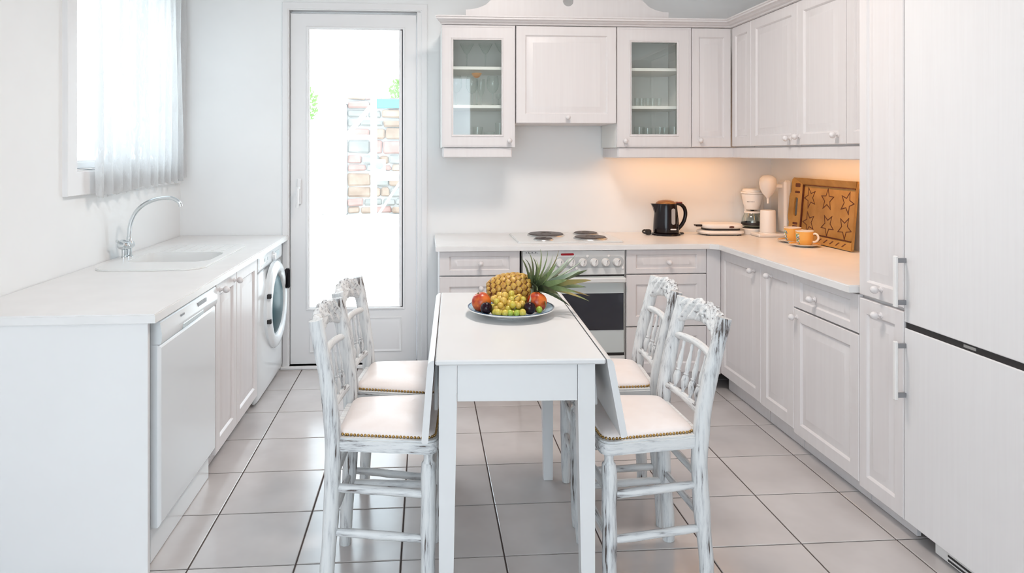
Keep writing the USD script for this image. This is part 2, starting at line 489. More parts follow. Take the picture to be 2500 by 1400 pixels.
obj('casing', on_left(frame(1.325, 1.27, .083, (.0, -.022), .69, 1.135, ab=.105, at=.09)), frameM, w1)
obj('sash', on_left(frame(1.15, 1.05, .060, (.11, .055), .7775, 1.245, ab=.035)), frameM, w1)
obj('meeting_stile', on_left(bx(1.33, .05, 1.281, 1.39, .11, 2.232, .003)), frameM, w1)
obj('glass_pane', on_left(bx(.825, .08, 1.27, 1.86, .084, 2.24)), paneM, w1, False)
obj('shade_strip', on_left(cat(bx(.7725, -.0015, 1.243, .7755, .05, 2.29), bx(.7755, -.0015, 1.2395, 1.93, .05, 1.2425))), plasticG, w1, False)  # dark strips modelled in place of the shade line along the opening
obj('reveal', on_left(frame(1.153, 1.058, .003, (.2, .0), .776, 1.241, lip=0)), frameM, w1)

# ================================================================== CABINETS
DOOR = [(0, .019), (0, .003), (.003, 0), (.052, 0), (.0555, .0025), (.060, .0085), (.067, .0085), (.094, .0025), (.097, .0022)]


def door_mesh(w, h, fx=1.0, fz=1.0):
    return panel(w, h, DOOR, 0, 0, fz, fx)


def knob_mesh(r=.0145):
    k = lathe([(.011, 0), (.011, .002), (.006, .004), (.0055, .012), (.009, .015), (r * .93, .020), (r, .026), (r * .9, .032), (r * .6, .037), (r * .25, .0395)], 16)
    return rot(k, (1, 0, 0), 90)      # stands out to -y


KNOB = knob_mesh()


def cabinet(name, label, loc, rz, w, d, z0, z1, fronts, group=None, kick=None, body=True, hollow=False, cat_='cabinet', side_drop=0):
    """local frame: x along the front from left to right, front at y = 0 facing -y, body behind"""
    t = thing(name, label, cat_, loc, rz, group)
    if body:
        obj('body', bx(.0008, .021, z0, w - .0008, d, z1, .001), cabM, t, False)
    if hollow:
        obj('body', cat(bx(.001, .021, z0, .017, d, z1), bx(w - .017, .021, z0, w - .001, d, z1), bx(.017, .021, z0, w - .017, d, z0 + .016), bx(.017, d - .01, z0 + .016, w - .017, d, z1), bx(.017, .021, z1 - .05, w - .017, .037, z1)), cabM, t, False)
    if kick:
        obj('plinth', bx(.002, kick, 0.0015, w - .002, kick + .016, z0 + .002, .001), cabM, t, False)
    for kind, x, z, fw, fh, kx, kz in fronts:
        fx = min(1.0, fw / .30)
        fz = min(1.0, fh / .26)
        part = {'door': 'door', 'drawer': 'drawer', 'flap': 'flap_door'}[kind]
        p = obj(part, mv(door_mesh(fw - .003, fh - .003, max(fx, .62), max(fz, .52)), (x + .0015, 0, z + .0015)), cabM, t, 25)
        if kx is not None:
            obj('knob', mv(KNOB, (kx, .0005, kz)), cabM, p, 40)
    return t


# lower run along the back wall (front y = 1.49)
cabinet('base_cabinet', 'white base cabinet with one drawer over a door, at the left of the oven', (.82, 1.49, 0), 0, .437, .56, .10, .785,
        [('drawer', 0, .653, .437, .132, .222, .718), ('door', 0, .105, .437, .543, .225, .585)], kick=.06)
cabinet('drawer_cabinet', 'white drawer cabinet between the oven and the corner, behind the right chairs', (1.842, 1.49, 0), 0, .452, .56, .10, .785,
        [('drawer', 0, .650, .452, .135, .236, .714), ('drawer', 0, .362, .452, .285, .236, .50), ('drawer', 0, .105, .452, .254, .236, .235)], kick=.06)
# right run (front x = 2.376): local x runs towards the camera
cabinet('corner_base_cabinet', 'white corner base cabinet with one wide door, under the corner of the worktop', (2.376, 1.506, 0), -90, .474, .565, .09, .783,
        [('door', .0, .092, .474, .690, .405, .728)], kick=.05)
cabinet('base_cabinet', 'narrow white base cabinet with a single slim door, in the middle of the right run', (2.376, 1.032, 0), -90, .305, .565, .09, .783,
        [('door', 0, .087, .305, .695, .105, .733)], kick=.05)
cabinet('base_cabinet', 'white base cabinet with a drawer above a wide door, next to the tall pantry', (2.376, .727, 0), -90, .470, .565, .09, .783,
        [('drawer', 0, .632, .470, .150, .172, .700), ('door', 0, .072, .470, .556, .028, .592)], kick=.05)
cabinet('tall_pantry_cabinet', 'tall white pantry cabinet with two slim doors between worktop and fridge', (2.376, .256, 0), -90, .246, .572, .06, 2.05,
        [('door', 0, .782, .246, 1.266, .128, .824), ('door', 0, .060, .246, .712, .128, .732)], kick=.05)
# the strip that fills the inner corner
obj('filler_panel', bx(2.295, 1.491, .09, 2.374, 1.509, .785, .002), cabM, label='narrow white filler strip in the inner corner between the two lower runs', cat='panel')

# ---- upper cabinets (front y = 1.70 on the back wall, x = 2.53 on the right wall)
cabinet('hood_cabinet', 'short white wall cabinet with one square flap door above the hob', (1.262, 1.70, 0), 0, .585, .355, 1.483, 2.045,
        [('flap', 0, 1.483, .585, .560, .297, 1.517)])
cabinet('wall_cabinet', 'slim white wall cabinet on the back wall, right of the empty-topped glass cabinet', (2.291, 1.70, 0), 0, .236, .355, 1.345, 2.045,
        [('door', 0, 1.347, .236, .696, .046, 1.386)])
cabinet('wall_cabinet', 'narrowest white wall cabinet, first on the right wall beside the corner', (2.53, 1.697, 0), -90, .238, .415, 1.345, 2.045,
        [('door', 0, 1.350, .238, .694, None, 0)])
cabinet('wall_cabinet', 'white wall cabinet with a single wide door, above the coffee makers', (2.53, 1.458, 0), -90, .481, .415, 1.345, 2.045,
        [('door', 0, 1.350, .481, .694, .418, 1.385)])
cabinet('wall_cabinet', 'white two-door wall cabinet with paired knobs, above the star tray', (2.53, .977, 0), -90, .720, .415, 1.345, 2.045,
        [('door', 0, 1.350, .392, .694, .335, 1.392), ('door', .393, 1.350, .327, .694, .022, 1.392)])


def glass_cabinet(label, x0, w, op, knobx, shelves):
    d, z0, z1 = .355, 1.345, 2.045
    t = thing('glass_cabinet', label, 'cabinet', (x0, 1.70, 0))
    c = .016
    obj('carcass', cat(bx(0, .021, z0, c, d, z1), bx(w - c, .021, z0, w, d, z1), bx(c, .021, z0, w - c, d, z0 + c), bx(c, .021, z1 - c, w - c, d, z1), bx(c, d - .008, z0 + c, w - c, d, z1 - c)), insideM, t, False)
    for zs in shelves:
        obj('shelf', bx(c + .001, .05, zs - .018, w - c - .001, d - .009, zs, .001), insideM, t, False)
    ox0, oz0, ox1, oz1 = op[0] - x0, op[1], op[2] - x0, op[3]
    W, Z0, Z1 = w - .003, z0 + .003, z1 - .003
    fr = up_xz(extrude(sbox(.0015, Z0, .0015 + W, Z1).difference(sbox(ox0, oz0, ox1, oz1)), .019))
    dp = obj('door', fr, cabM, t, False)
    obj('glass_pane', tm([[ox0 - .004, .0115, oz0 - .004], [ox1 + .004, .0115, oz0 - .004], [ox1 + .004, .0115, oz1 + .004], [ox0 - .004, .0115, oz1 + .004]], [[0, 1, 2], [0, 2, 3]]), cabPane, dp, False)
    obj('glazing_bead', cat(mv(frame(ox1 - ox0 + .016, oz1 - oz0 + .016, .012, (.0, -.004), ox0 - .008, oz0 - .008, lip=.003), (0, 0, 0))), cabM, dp, False)
    obj('edge_moulding', mv(frame(W - .02, Z1 - Z0 - .02, .004, (.0, -.0025), .0115, Z0 + .01, lip=.001), (0, 0, 0)), cabM, dp, False)
    obj('knob', mv(KNOB, (knobx - x0, .0005, 1.383)), cabM, dp, 40)
    return t


SH1, SH2, SH3 = 1.361, 1.590, 1.812
glass_cabinet('white glass-fronted wall cabinet full of stemmed glasses, at the left of the hood', .838, .420, (.900, 1.414, 1.183, 1.962), 1.223, (SH2, SH3))
glass_cabinet('white glass-fronted wall cabinet with an empty top shelf, at the right of the hood', 1.849, .440, (1.930, 1.418, 2.207, 1.958), 1.894, (SH2, SH3))

# cornice, pediment, light rails
cprof = [(a, z * .72) for a, z in [(0, 0), (-.012, .002), (-.016, .012), (-.030, .018), (-.040, .030), (-.052, .034), (-.052, .046), (-.058, .050), (-.058, .060), (.02, .060), (.02, 0)]]


def sweep_L(prof, path, out):
    """prof (offset towards the room = negative, z) along a polyline; out: unit outward (room side) miter vectors"""
    L = []
    for p, o in zip(path, out):
        L.append([[p[0] - a * o[0], p[1] - a * o[1], p[2] + z] for a, z in prof])
    return outward(rings(L))


obj('cornice', sweep_L(cprof, [(.838, 1.70, 2.043), (2.53, 1.70, 2.043), (2.53, .012, 2.043)], [(-.6, -1), (-1, -1), (-1, 0)]), cabM, smooth=20,
    label='white stepped cornice moulding running along the top of all the wall cabinets', cat='moulding')
pp = [(.975, 2.087), (.975, 2.130), (1.01, 2.133), (1.05, 2.142), (1.09, 2.160), (1.115, 2.183), (1.15, 2.215), (1.20, 2.250), (1.30, 2.285), (1.44, 2.30), (1.565, 2.305)]
pp = pp + [(3.13 - x, z) for x, z in pp[::-1][1:]]
ped = Polygon(pp).difference(Point(1.565, 2.187).buffer(.030))
obj('pediment_board', mv(up_xz(extrude(ped, .02)), (0, 1.705, 0)), cabM, smooth=20, label='white ogee-shaped pediment board with a round hole, standing on the cornice above the hob', cat='board')
obj('light_rail', cat(bx(.848, 1.712, 1.288, 1.240, 1.73, 1.345, .004), bx(.848, 1.73, 1.288, .866, 2.05, 1.345, .004)), cabM, label='short white light rail under the glass cabinet left of the hood', cat='moulding')
obj('light_rail', cat(bx(1.860, 1.712, 1.285, 2.560, 1.73, 1.345, .004), bx(2.542, .258, 1.285, 2.56, 1.7125, 1.345, .004), bx(1.858, 1.73, 1.285, 1.876, 2.055, 1.345, .004)), cabM,
    label='long white L-shaped light rail under the wall cabinets of the warm-lit corner', cat='moulding')

# under-cabinet lamps with their light
def strip_lamp(label, x0, y0, x1, y1, watts):
    t = thing('under_cabinet_lamp', label, 'lamp', group=None)
    obj('housing', bx(x0, y0, 1.328, x1, y1, 1.3445, .002), greyLens, t, False)
    L = UsdLux.RectLight.Define(stage, t + '/tube_light')
    L.CreateWidthAttr(abs(x1 - x0) - .02); L.CreateHeightAttr(abs(y1 - y0) - .01)
    L.CreateIntensityAttr(watts); L.CreateColorAttr(Gf.Vec3f(1.0, .46, .12))
    L.AddTranslateOp().Set(Gf.Vec3d((x0 + x1) / 2, (y0 + y1) / 2, 1.326))
    return t


strip_lamp('warm strip lamp hidden under the wall cabinets of the back wall', 1.90, 1.860, 2.66, 1.900, 11.5)
strip_lamp('warm strip lamp hidden under the wall cabinets of the right wall', 2.735, .42, 2.775, 1.60, 20.0)

def added_fill_lamp(label, x, y, power):  # lamp added out of view to brighten the room
    t = thing('added_fill_lamp', label, 'lamp', (x, y, ZC))
    obj('housing', lathe([(.26, -.05), (.27, -.045), (.27, -.012), (.20, -.001)], 40), frameM, t, 40)
    L = UsdLux.DiskLight.Define(stage, t + '/fill_light')
    L.CreateRadiusAttr(.25); L.CreateIntensityAttr(power); L.CreateColorAttr(Gf.Vec3f(1.0, .90, .83))
    L.AddTranslateOp().Set(Gf.Vec3d(0, 0, -.052))


added_fill_lamp('added unseen flush ceiling lamp for fill light over the kitchen table', 1.25, .30, 26.0)
added_fill_lamp('added unseen flush ceiling lamp for fill light near the rear of the room', 1.35, -2.3, 7.0)

# ---- worktops
def slab(poly, z0, z1, holes=()):
    m = to_man(mv(extrude(poly, z1 - z0), (0, 0, z0)))
    for h in holes:
        m = m - to_man(mv(extrude(h, .3), (0, 0, z0 - .1)))
    return from_man(m)


Lp = Polygon([(.802, 1.465), (2.300, 1.465), (2.338, 1.43), (2.338, .258), (2.948, .258), (2.948, 2.058), (.802, 2.058)])
def worktop(poly, z0, z1, holes=()):
    """slab with a rounded nose"""
    a = slab(poly, z0, z1 - .004, holes)
    b = slab(poly.buffer(-.0035, join_style=2), z1 - .004, z1, holes)
    return cat(a, b)


obj('worktop', worktop(Lp, .787, .815), topM, smooth=False, label='white L-shaped laminate worktop carrying the hob, kettle and coffee makers', cat='worktop')
sink_out = Polygon(list(rrect(-.668, .775, -.205, 1.60, .09, 8).exterior.coords))
sink_hole = sink_out.buffer(-.02)
obj('worktop', worktop(Polygon([(XL + .001, -.04), (-.085, -.04), (-.085, 2.058), (XL + .001, 2.058)]), .787, .815, [sink_hole]), topM, smooth=False,
    label='straight white laminate worktop on the left, holding the sink', cat='worktop')
obj('end_panel', bx(XL + .002, -.028, 0.002, -.112, -.010, .786, .001), panelM, smooth=False, label='large plain white end panel closing the left run, nearest the camera', cat='panel')

# ---- left run (front x = -0.10): local x runs away from the camera
cabinet('base_cabinet', 'white two-door base cabinet between dishwasher and washing machine', (-.10, .638, 0), 90, .697, .60, .075, .785,
        [('door', 0, .085, .313, .698, .272, .748), ('door', .314, .085, .383, .698, .058, .748)], kick=.06, body=False, hollow=True)

# ================================================================== APPLIANCES
def slots(x0, x1, z, y, n, w, h, dx):
    return cat([bx(x0 + k * dx, y - .0015, z, x0 + k * dx + w, y + .001, z + h) for k in range(n)])


# dishwasher
t = thing('dishwasher', 'white dishwasher with a glossy front at the near end of the left run', 'dishwasher', (-.10, .030, 0), 90)
obj('body', bx(.003, .028, .105, .597, .57, .783, .003), appM, t, False)
obj('door', panel(.596, .585, [(0, .027), (0, .006), (.004, .001), (.012, -.003), (.05, -.004)], .002, .115), appM, t, 25)
ctl = []
prof = [(.027, .700), (-.004, .702), (-.008, .712), (-.009, .735), (-.003, .770), (.004, .779), (.027, .780)]
cp = outward(rings([[[x, y, z] for y, z in prof] for x in (.002, .02, .30, .58, .598)]))
cpp = obj('control_panel', cp, appM, t, 25)
obj('grip_recess', bx(.20, -.0105, .704, .42, .0, .722, .003), appL, cpp, False)
obj('display', bx(.36, -.0085, .744, .46, .0, .758), plasticG, cpp, False)
obj('indicator', bx(.18, -.0085, .750, .215, .0, .756), plasticG, cpp, False)
obj('print_field', bx(.16, -.0088, .726, .585, .002, .7275), appL, cpp, False)
obj('plinth', bx(.002, .026, .002, .598, .04, .112, .002), appM, t, False)

# washing machine
t = thing('washing_machine', 'white front-loading washing machine with a round door, at the far end of the left run', 'washing machine', (-.112, 1.398, 0), 90)
obj('body', bx(.003, .03, .02, .597, .55, .783, .004), appM, t, False)
obj('front_panel', panel(.596, .668, [(0, .03), (0, .02), (.010, .006), (.05, -.010), (.12, -.020), (.20, -.024)], .002, .018), appM, t, 40)
wp = obj('control_panel', panel(.596, .092, [(0, .03), (0, .012), (.006, .002), (.02, -.004)], .002, .690), appM, t, 30)
obj('dial', rot(lathe([(.026, 0), (.026, .006), (.020, .018), (.016, .020)], 20), (1, 0, 0), 90).apply_translation((.33, -.004, .735)), appM, wp)
obj('display', cat(bx(.40, -.006, .722, .50, 0, .752), bx(.06, -.006, .72, .2, 0, .722), bx(.13, -.006, .735, .15, 0, .75), bx(.2, -.006, .735, .215, 0, .75)), appL, wp, False)
ring = lathe_shell([(.236, -.01), (.238, .010), (.228, .022), (.205, .029), (.185, .028), (.172, .020), (.166, .008), (.166, -.01)], 48)
dc = (.305, -.020, .472)
dr = obj('door', mv(rot(ring, (1, 0, 0), 90), dc), appM, t, 40)
gl = lathe([(.1655, .002), (.155, .012), (.13, .021), (.08, .029), (.02, .032)], 40)
obj('glass_bowl', mv(rot(gl, (1, 0, 0), 90), dc), plain('washer_glass', (.035, .085, .10), .3, specular_ior_level=.12), dr, 40)
obj('door_handle', bx(dc[0] + .165, -.072, .525, dc[0] + .205, -.040, .640, .008), blackM, dr, False)
obj('hinge', bx(dc[0] - .236, -.052, .548, dc[0] - .212, -.030, .570, .002), blackMatt, dr, False)
obj('hinge', bx(dc[0] - .236, -.052, .415, dc[0] - .212, -.030, .437, .002), blackMatt, dr, False)
obj('foot', lathe([(.02, .0015), (.02, .012), (.012, .014), (.012, .022)], 12).apply_translation((.05, .07, 0)), blackMatt, t)
obj('foot', lathe([(.02, .0015), (.02, .012), (.012, .014), (.012, .022)], 12).apply_translation((.55, .07, 0)), blackMatt, t)

# oven
t = thing('oven', 'white built-in oven with a dark glass door and six knobs, under the hob', 'oven', (1.2655, 1.49, 0))
W = .573
obj('body', bx(.002, .022, .100, W - .002, .55, .785, .002), ovenM, t, False)
obj('side_trim', bx(.0005, .002, .100, .006, .03, .785, .001), steel, t, False)
obj('side_trim', bx(W - .006, .002, .100, W - .0005, .03, .785, .001), steel, t, False)
cpo = obj('control_panel', bx(.007, -.004, .650, W - .007, .022, .782, .002), ovenM, t, False)
obj('printed_field', mv(up_xz(extrude(rrect(.184, .688, .562, .750, .030), .0012)), (0, -.0052, 0)), ovenGrey, cpo)
obj('display', mv(up_xz(extrude(rrect(.214, .757, .286, .768, .005), .0012)), (0, -.0052, 0)), redM, cpo)
obj('maker_mark', cat(bx(.022, -.0048, .770, .029, -.0038, .777), bx(.034, -.0048, .769, .041, -.0038, .778), *[bx(.044 + .0095 * k, -.0048, .7695, .0515 + .0095 * k, -.0038, .7715 + .006 * (k % 2)) for k in range(5)]), plasticG, cpo, False)
kb = cat(rot(lathe([(.023, 0), (.023, .004), (.020, .008), (.019, .022), (.017, .025)], 24), (1, 0, 0), 90), mv(rot(bx(-.003, -.034, -.018, .003, -.02, .018, .002), (0, 1, 0), 20), (0, 0, 0)))
for k in range(6):
    kk = obj('knob', mv(kb, (.2075 + .063 * k, -.005, .718)), plasticW, cpo, 40)
    obj('pointer', mv(rot(bx(-.0015, -.0355, .004, .0015, -.0335, .018), (0, 1, 0), 20), (.2075 + .063 * k, -.005, .718)), plasticG, kk, False)
for px, pz in ((.360, .752), (.477, .753), (.300, .685), (.555, .686)):
    obj('pilot_lamp', mv(ball(.0085, s=(1, .5, 1)), (px, -.006, pz)), plasticW, cpo)
dro = obj('door', bx(.008, -.002, .222, W - .008, .022, .640, .003), ovenGlassEdge, t, False)
obj('door_glass', bx(.016, -.0045, .347, W - .012, -.001, .548, .001), darkglass, dro, False)
obj('handle', cat(bx(.004, -.036, .608, W - .004, -.020, .638, .007), bx(.02, -.022, .612, .04, .0, .634), bx(W - .04, -.022, .612, W - .02, .0, .634)), ovenM, dro, False)
obj('vent_gap', bx(.008, .001, .640, W - .008, .0215, .650), blackMatt, t, False)
obj('lower_panel', bx(.004, .002, .103, W - .004, .022, .206, .003), ovenM, t, False)
obj('lower_gap', bx(.008, .004, .206, W - .008, .0215, .222), blackMatt, t, False)
obj('plinth', bx(.002, .06, .002, W - .002, .075, .10, .001), cabM, t, False)

# hob
t = thing('hob', 'white enamel electric hob with four dark hotplates, let into the worktop', 'hob')
obj('plate', cat(mv(extrude(rrect(1.256, 1.555, 1.850, 1.990, .02), .006), (0, 0, .8155)), mv(extrude(rrect(1.261, 1.560, 1.845, 1.985, .018), .002), (0, 0, .8215))), ovenM, t, 30)
for (hx, hy, hr) in ((1.462, 1.862, .104), (1.412, 1.650, .050), (1.712, 1.905, .070), (1.690, 1.690, .090)):
    hp = obj('hotplate', mv(lathe([(hr, 0), (hr, .009), (hr - .006, .013), (hr * .32, .013), (hr * .30, .010), (0.001, .010)], 40), (hx, hy, .823)), ironM, t, 40)
    obj('trim_ring', mv(lathe_shell([(hr + .001, 0), (hr + .001, .007), (hr + .006, .004), (hr + .008, 0)], 40), (hx, hy, .8235)), steel, hp, 40)

# fridge-freezer
t = thing('fridge_freezer', 'tall white fridge-freezer with wood-grained doors at the right edge', 'fridge', (2.376, .008, 0), -90)
obj('body', bx(.004, .035, .10, .596, .57, 2.05, .004), appM, t, False)
du = obj('upper_door', panel(.598, 1.31, [(0, .034), (0, .003), (.003, 0), (.02, 0)], .001, .738), fridgeM, t, 25)
dl = obj('lower_door', panel(.598, .655, [(0, .034), (0, .003), (.003, 0), (.02, 0)], .001, .062), fridgeM, t, 25)
obj('door_gap', bx(.004, .006, .717, .596, .0345, .738), blackMatt, t, False)
obj('badge', bx(.262, .0035, .724, .31, .006, .733), steel, t, False)
for z0, z1, pp_ in ((.79, .965, du), (.475, .675, dl)):
    obj('handle', bx(.001, -.042, z0, .017, -.030, z1, .003), plasticW, pp_, False)
    obj('handle_bracket', bx(.004, -.0299, z0 + .008, .014, -.0005, z0 + .024, .001), plasticG, pp_, False)
    obj('handle_bracket', bx(.004, -.0299, z1 - .024, .014, -.0005, z1 - .008, .001), plasticG, pp_, False)
kp = obj('plinth_grille', bx(.10, .035, .004, .59, .05, .058, .003), plasticW, t, False)
obj('grille_slot', cat([bx(.16, .033, .012 + .014 * k, .40, .0355, .018 + .014 * k) for k in range(3)]), blackMatt, kp, False)

# ================================================================== SINK AND TAP
t = thing('sink', 'white composite inset sink with rounded corners in the left worktop', 'sink')
rim_o, rim_i = sink_out, Polygon(list(rrect(-.610, .985, -.245, 1.300, .07, 8).exterior.coords))
rim = cat(mv(extrude(rim_o.difference(rim_i), .003), (0, 0, .8155)), mv(extrude(rim_o.buffer(-.004).difference(rim_i.buffer(.003)), .003), (0, 0, .8185)))
obj('rim', rim, sinkM, t, 30)
bl = [np.array(rrect(-.609 + i, .986 + i, -.246 - i, 1.299 - i, .07, 6).exterior.coords[:-1]) for i in (0, .002, .012, .03)]
zz = [.818, .74, .690, .680]
obj('bowl', rings([np.c_[a, np.full(len(a), z)] for a, z in zip(bl, zz)], cap0=False), sinkM, t, 40)
obj('drainer_groove', cat([bx(-.58 + .05 * k, 1.345, .8214, -.565 + .05 * k, 1.55, .8232, .0008) for k in range(7)]), sinkM, t, False)
obj('drain', mv(lathe([(.04, 0), (.04, .003), (.03, .004), (.001, .002)], 24), (-.43, 1.14, .681)), chrome, t)

t = thing('tap', 'chrome mixer tap with a high curved spout behind the sink', 'tap', (-.655, 1.16, .8215))
obj('base', cat(lathe([(.017, 0), (.017, .006), (.012, .010), (.012, .045)], 16), mv(lathe([(.012, 0), (.012, .006), (.009, .010), (.009, .045)], 16), (-.012, -.030, 0))), chrome, t)
obj('valve_body', cat(rot(lathe([(.016, -.03), (.019, -.026), (.019, .034), (.014, .042)], 18), (1, 0, 0), 90).apply_translation((0, -.004, .056)), lathe([(.018, .045), (.018, .066), (.012, .082), (.0115, .095)], 18)), chrome, t)
obj('lever', cat(mv(rot(lathe([(.020, 0), (.024, .006), (.024, .020), (.016, .030)], 18), (1, 0, 0), 70), (-.010, -.034, .058)), tube([(-.012, -.05, .066), (-.02, -.085, .085)], [.006, .007], 10)), chrome, t)
sp = spline([(0, 0, .085), (.002, 0, .13), (.012, 0, .175), (.045, 0, .228), (.10, 0, .264), (.16, 0, .278), (.210, 0, .272), (.234, 0, .252), (.238, 0, .238)], 6)
obj('spout', tube(sp, .0095, 14), chrome, t, 40)

# ================================================================== CURTAIN
t = thing('curtain', 'sheer white lace curtain with a scalloped hem at the window over the sink', 'curtain')
ny, nz = 150, 60
U, Vv = np.meshgrid(np.linspace(0, 1, ny), np.linspace(0, 1, nz))
yy = .868 + 1.10 * U
amp = .010 + .012 * Vv
xx = XL + .050 + amp * np.sin(2 * np.pi * (U * 11 + .25 * np.sin(7 * U))) + .006 * np.sin(2 * np.pi * (U * 23 + Vv))
zb = 1.128 + .03 * U - .018 * np.abs(np.sin(np.pi * U * 11)) + .014 * meshkit.noise(np.stack([U * 6, U * 0, U * 0], -1), 3)
zt = 2.33
zz_ = zt + (zb - zt) * Vv
idx = np.arange(ny * nz).reshape(nz, ny)
fq = np.stack([idx[:-1, :-1], idx[:-1, 1:], idx[1:, 1:], idx[1:, :-1]], -1).reshape(-1, 4)
obj('fabric', tm(np.stack([xx, yy, zz_], -1).reshape(-1, 3), np.vstack([fq[:, [0, 1, 2]], fq[:, [0, 2, 3]]])), curtainM, t, True)
obj('rod', tube([(XL + .05, .82, 2.335), (XL + .05, 2.03, 2.335)], .009, 12), frameM, t)
for y in (.84, 1.99):
    obj('rod_bracket', bx(XL + .001, y, 2.328, XL + .05, y + .012, 2.342), frameM, t, False)

# ================================================================== TABLE
t = thing('drop_leaf_table', 'white drop-leaf kitchen table with both leaves hanging, in the middle of the room', 'table', (1.032, .13, 0), -2.3)
HX, HY, TZ = .238, .47, .74
obj('tabletop', cat(bx(-HX, -HY, TZ - .016, HX, HY, TZ, .004)), tableM, t, False)


def taper_leg(x0, x1, y0, y1, dx, dy):
    """square leg, its inner sides tapering downwards"""
    top = [[x0, y0, .724], [x1, y0, .724], [x1, y1, .724], [x0, y1, .724]]
    mid = [[a, b, .60] for a, b, _ in top]
    cx, cy = (x0 + x1) / 2, (y0 + y1) / 2
    bot = [[x0 + (.012 if dx > 0 else 0) * 1, y0 + (.010 if dy > 0 else 0), .001], [x1 - (.012 if dx < 0 else 0), y0 + (.010 if dy > 0 else 0), .001],
           [x1 - (.012 if dx < 0 else 0), y1 - (.010 if dy < 0 else 0), .001], [x0 + (.012 if dx > 0 else 0), y1 - (.010 if dy < 0 else 0), .001]]
    return outward(rings([top, mid, bot]))


lx0, lx1, ly0, ly1 = -.228, .210, -.455, .425
for a, b, dx in ((lx0, lx0 + .050, -1), (lx1 - .048, lx1, 1)):
    for c, d, dy in ((ly0, ly0 + .048, -1), (ly1 - .048, ly1, 1)):
        obj('leg', taper_leg(a, b, c, d, dx, dy), tableM, t, False)
ap = .618
obj('apron', bx(lx0 + .051, ly0 + .004, ap, lx1 - .049, ly0 + .022, .7235, .001), tableM, t, False)
obj('apron', bx(lx0 + .051, ly1 - .022, ap, lx1 - .049, ly1 - .004, .7235, .001), tableM, t, False)
obj('apron', bx(lx0 + .006, ly0 + .049, ap, lx0 + .024, ly1 - .049, .7235, .001), tableM, t, False)
obj('apron', bx(lx1 - .024, ly0 + .049, ap, lx1 - .006, ly1 - .049, .7235, .001), tableM, t, False)


def leaf(side, ang, length=.232, th=.018):
    p = [(0, .0), (.006, .001), (.013, .005), (.018, .013), (.018, .024)]
    poly = [(.0, -.012)] + [(0, 0)] + p[1:] + [(th, -length + .003)][:0]
    prof = [(0.002, -.014), (.002, -.001), (.007, -.0015), (.013, -.005), (.0185, -.012), (.020, -.024), (.020, -length + .004), (.017, -length), (.003, -length), (.001, -length + .003), (.001, -.02)]
    q = np.array(prof)
    a = math.radians(ang); R = np.array([[math.cos(a), math.sin(a)], [-math.sin(a), math.cos(a)]])
    piv = np.array([.004, -.006])
    q = (q - piv) @ np.array([[math.cos(a), math.sin(a)], [-math.sin(a), math.cos(a)]]) + piv
    L = [[[side * (HX + .001 + x), y, TZ + z] for x, z in q] for y in (-HY + .001, HY - .001)]
    return outward(rings(L))


obj('drop_leaf', leaf(-1, 4.5), tableM, t, 25)
obj('drop_leaf', leaf(1, 10.5, .226), tableM, t, 25)
obj('leaf_bracket', rot(bx(lx1 + .001, -.36, .570, lx1 + .017, .05, .722, .003), (0, 1, 0), -4, (lx1, 0, .72)), tableM, t, False)
obj('leaf_bracket', rot(bx(lx0 - .014, -.36, .560, lx0 - .003, .05, .722, .003), (0, 1, 0), 1, (lx0, 0, .72)), tableM, t, False)

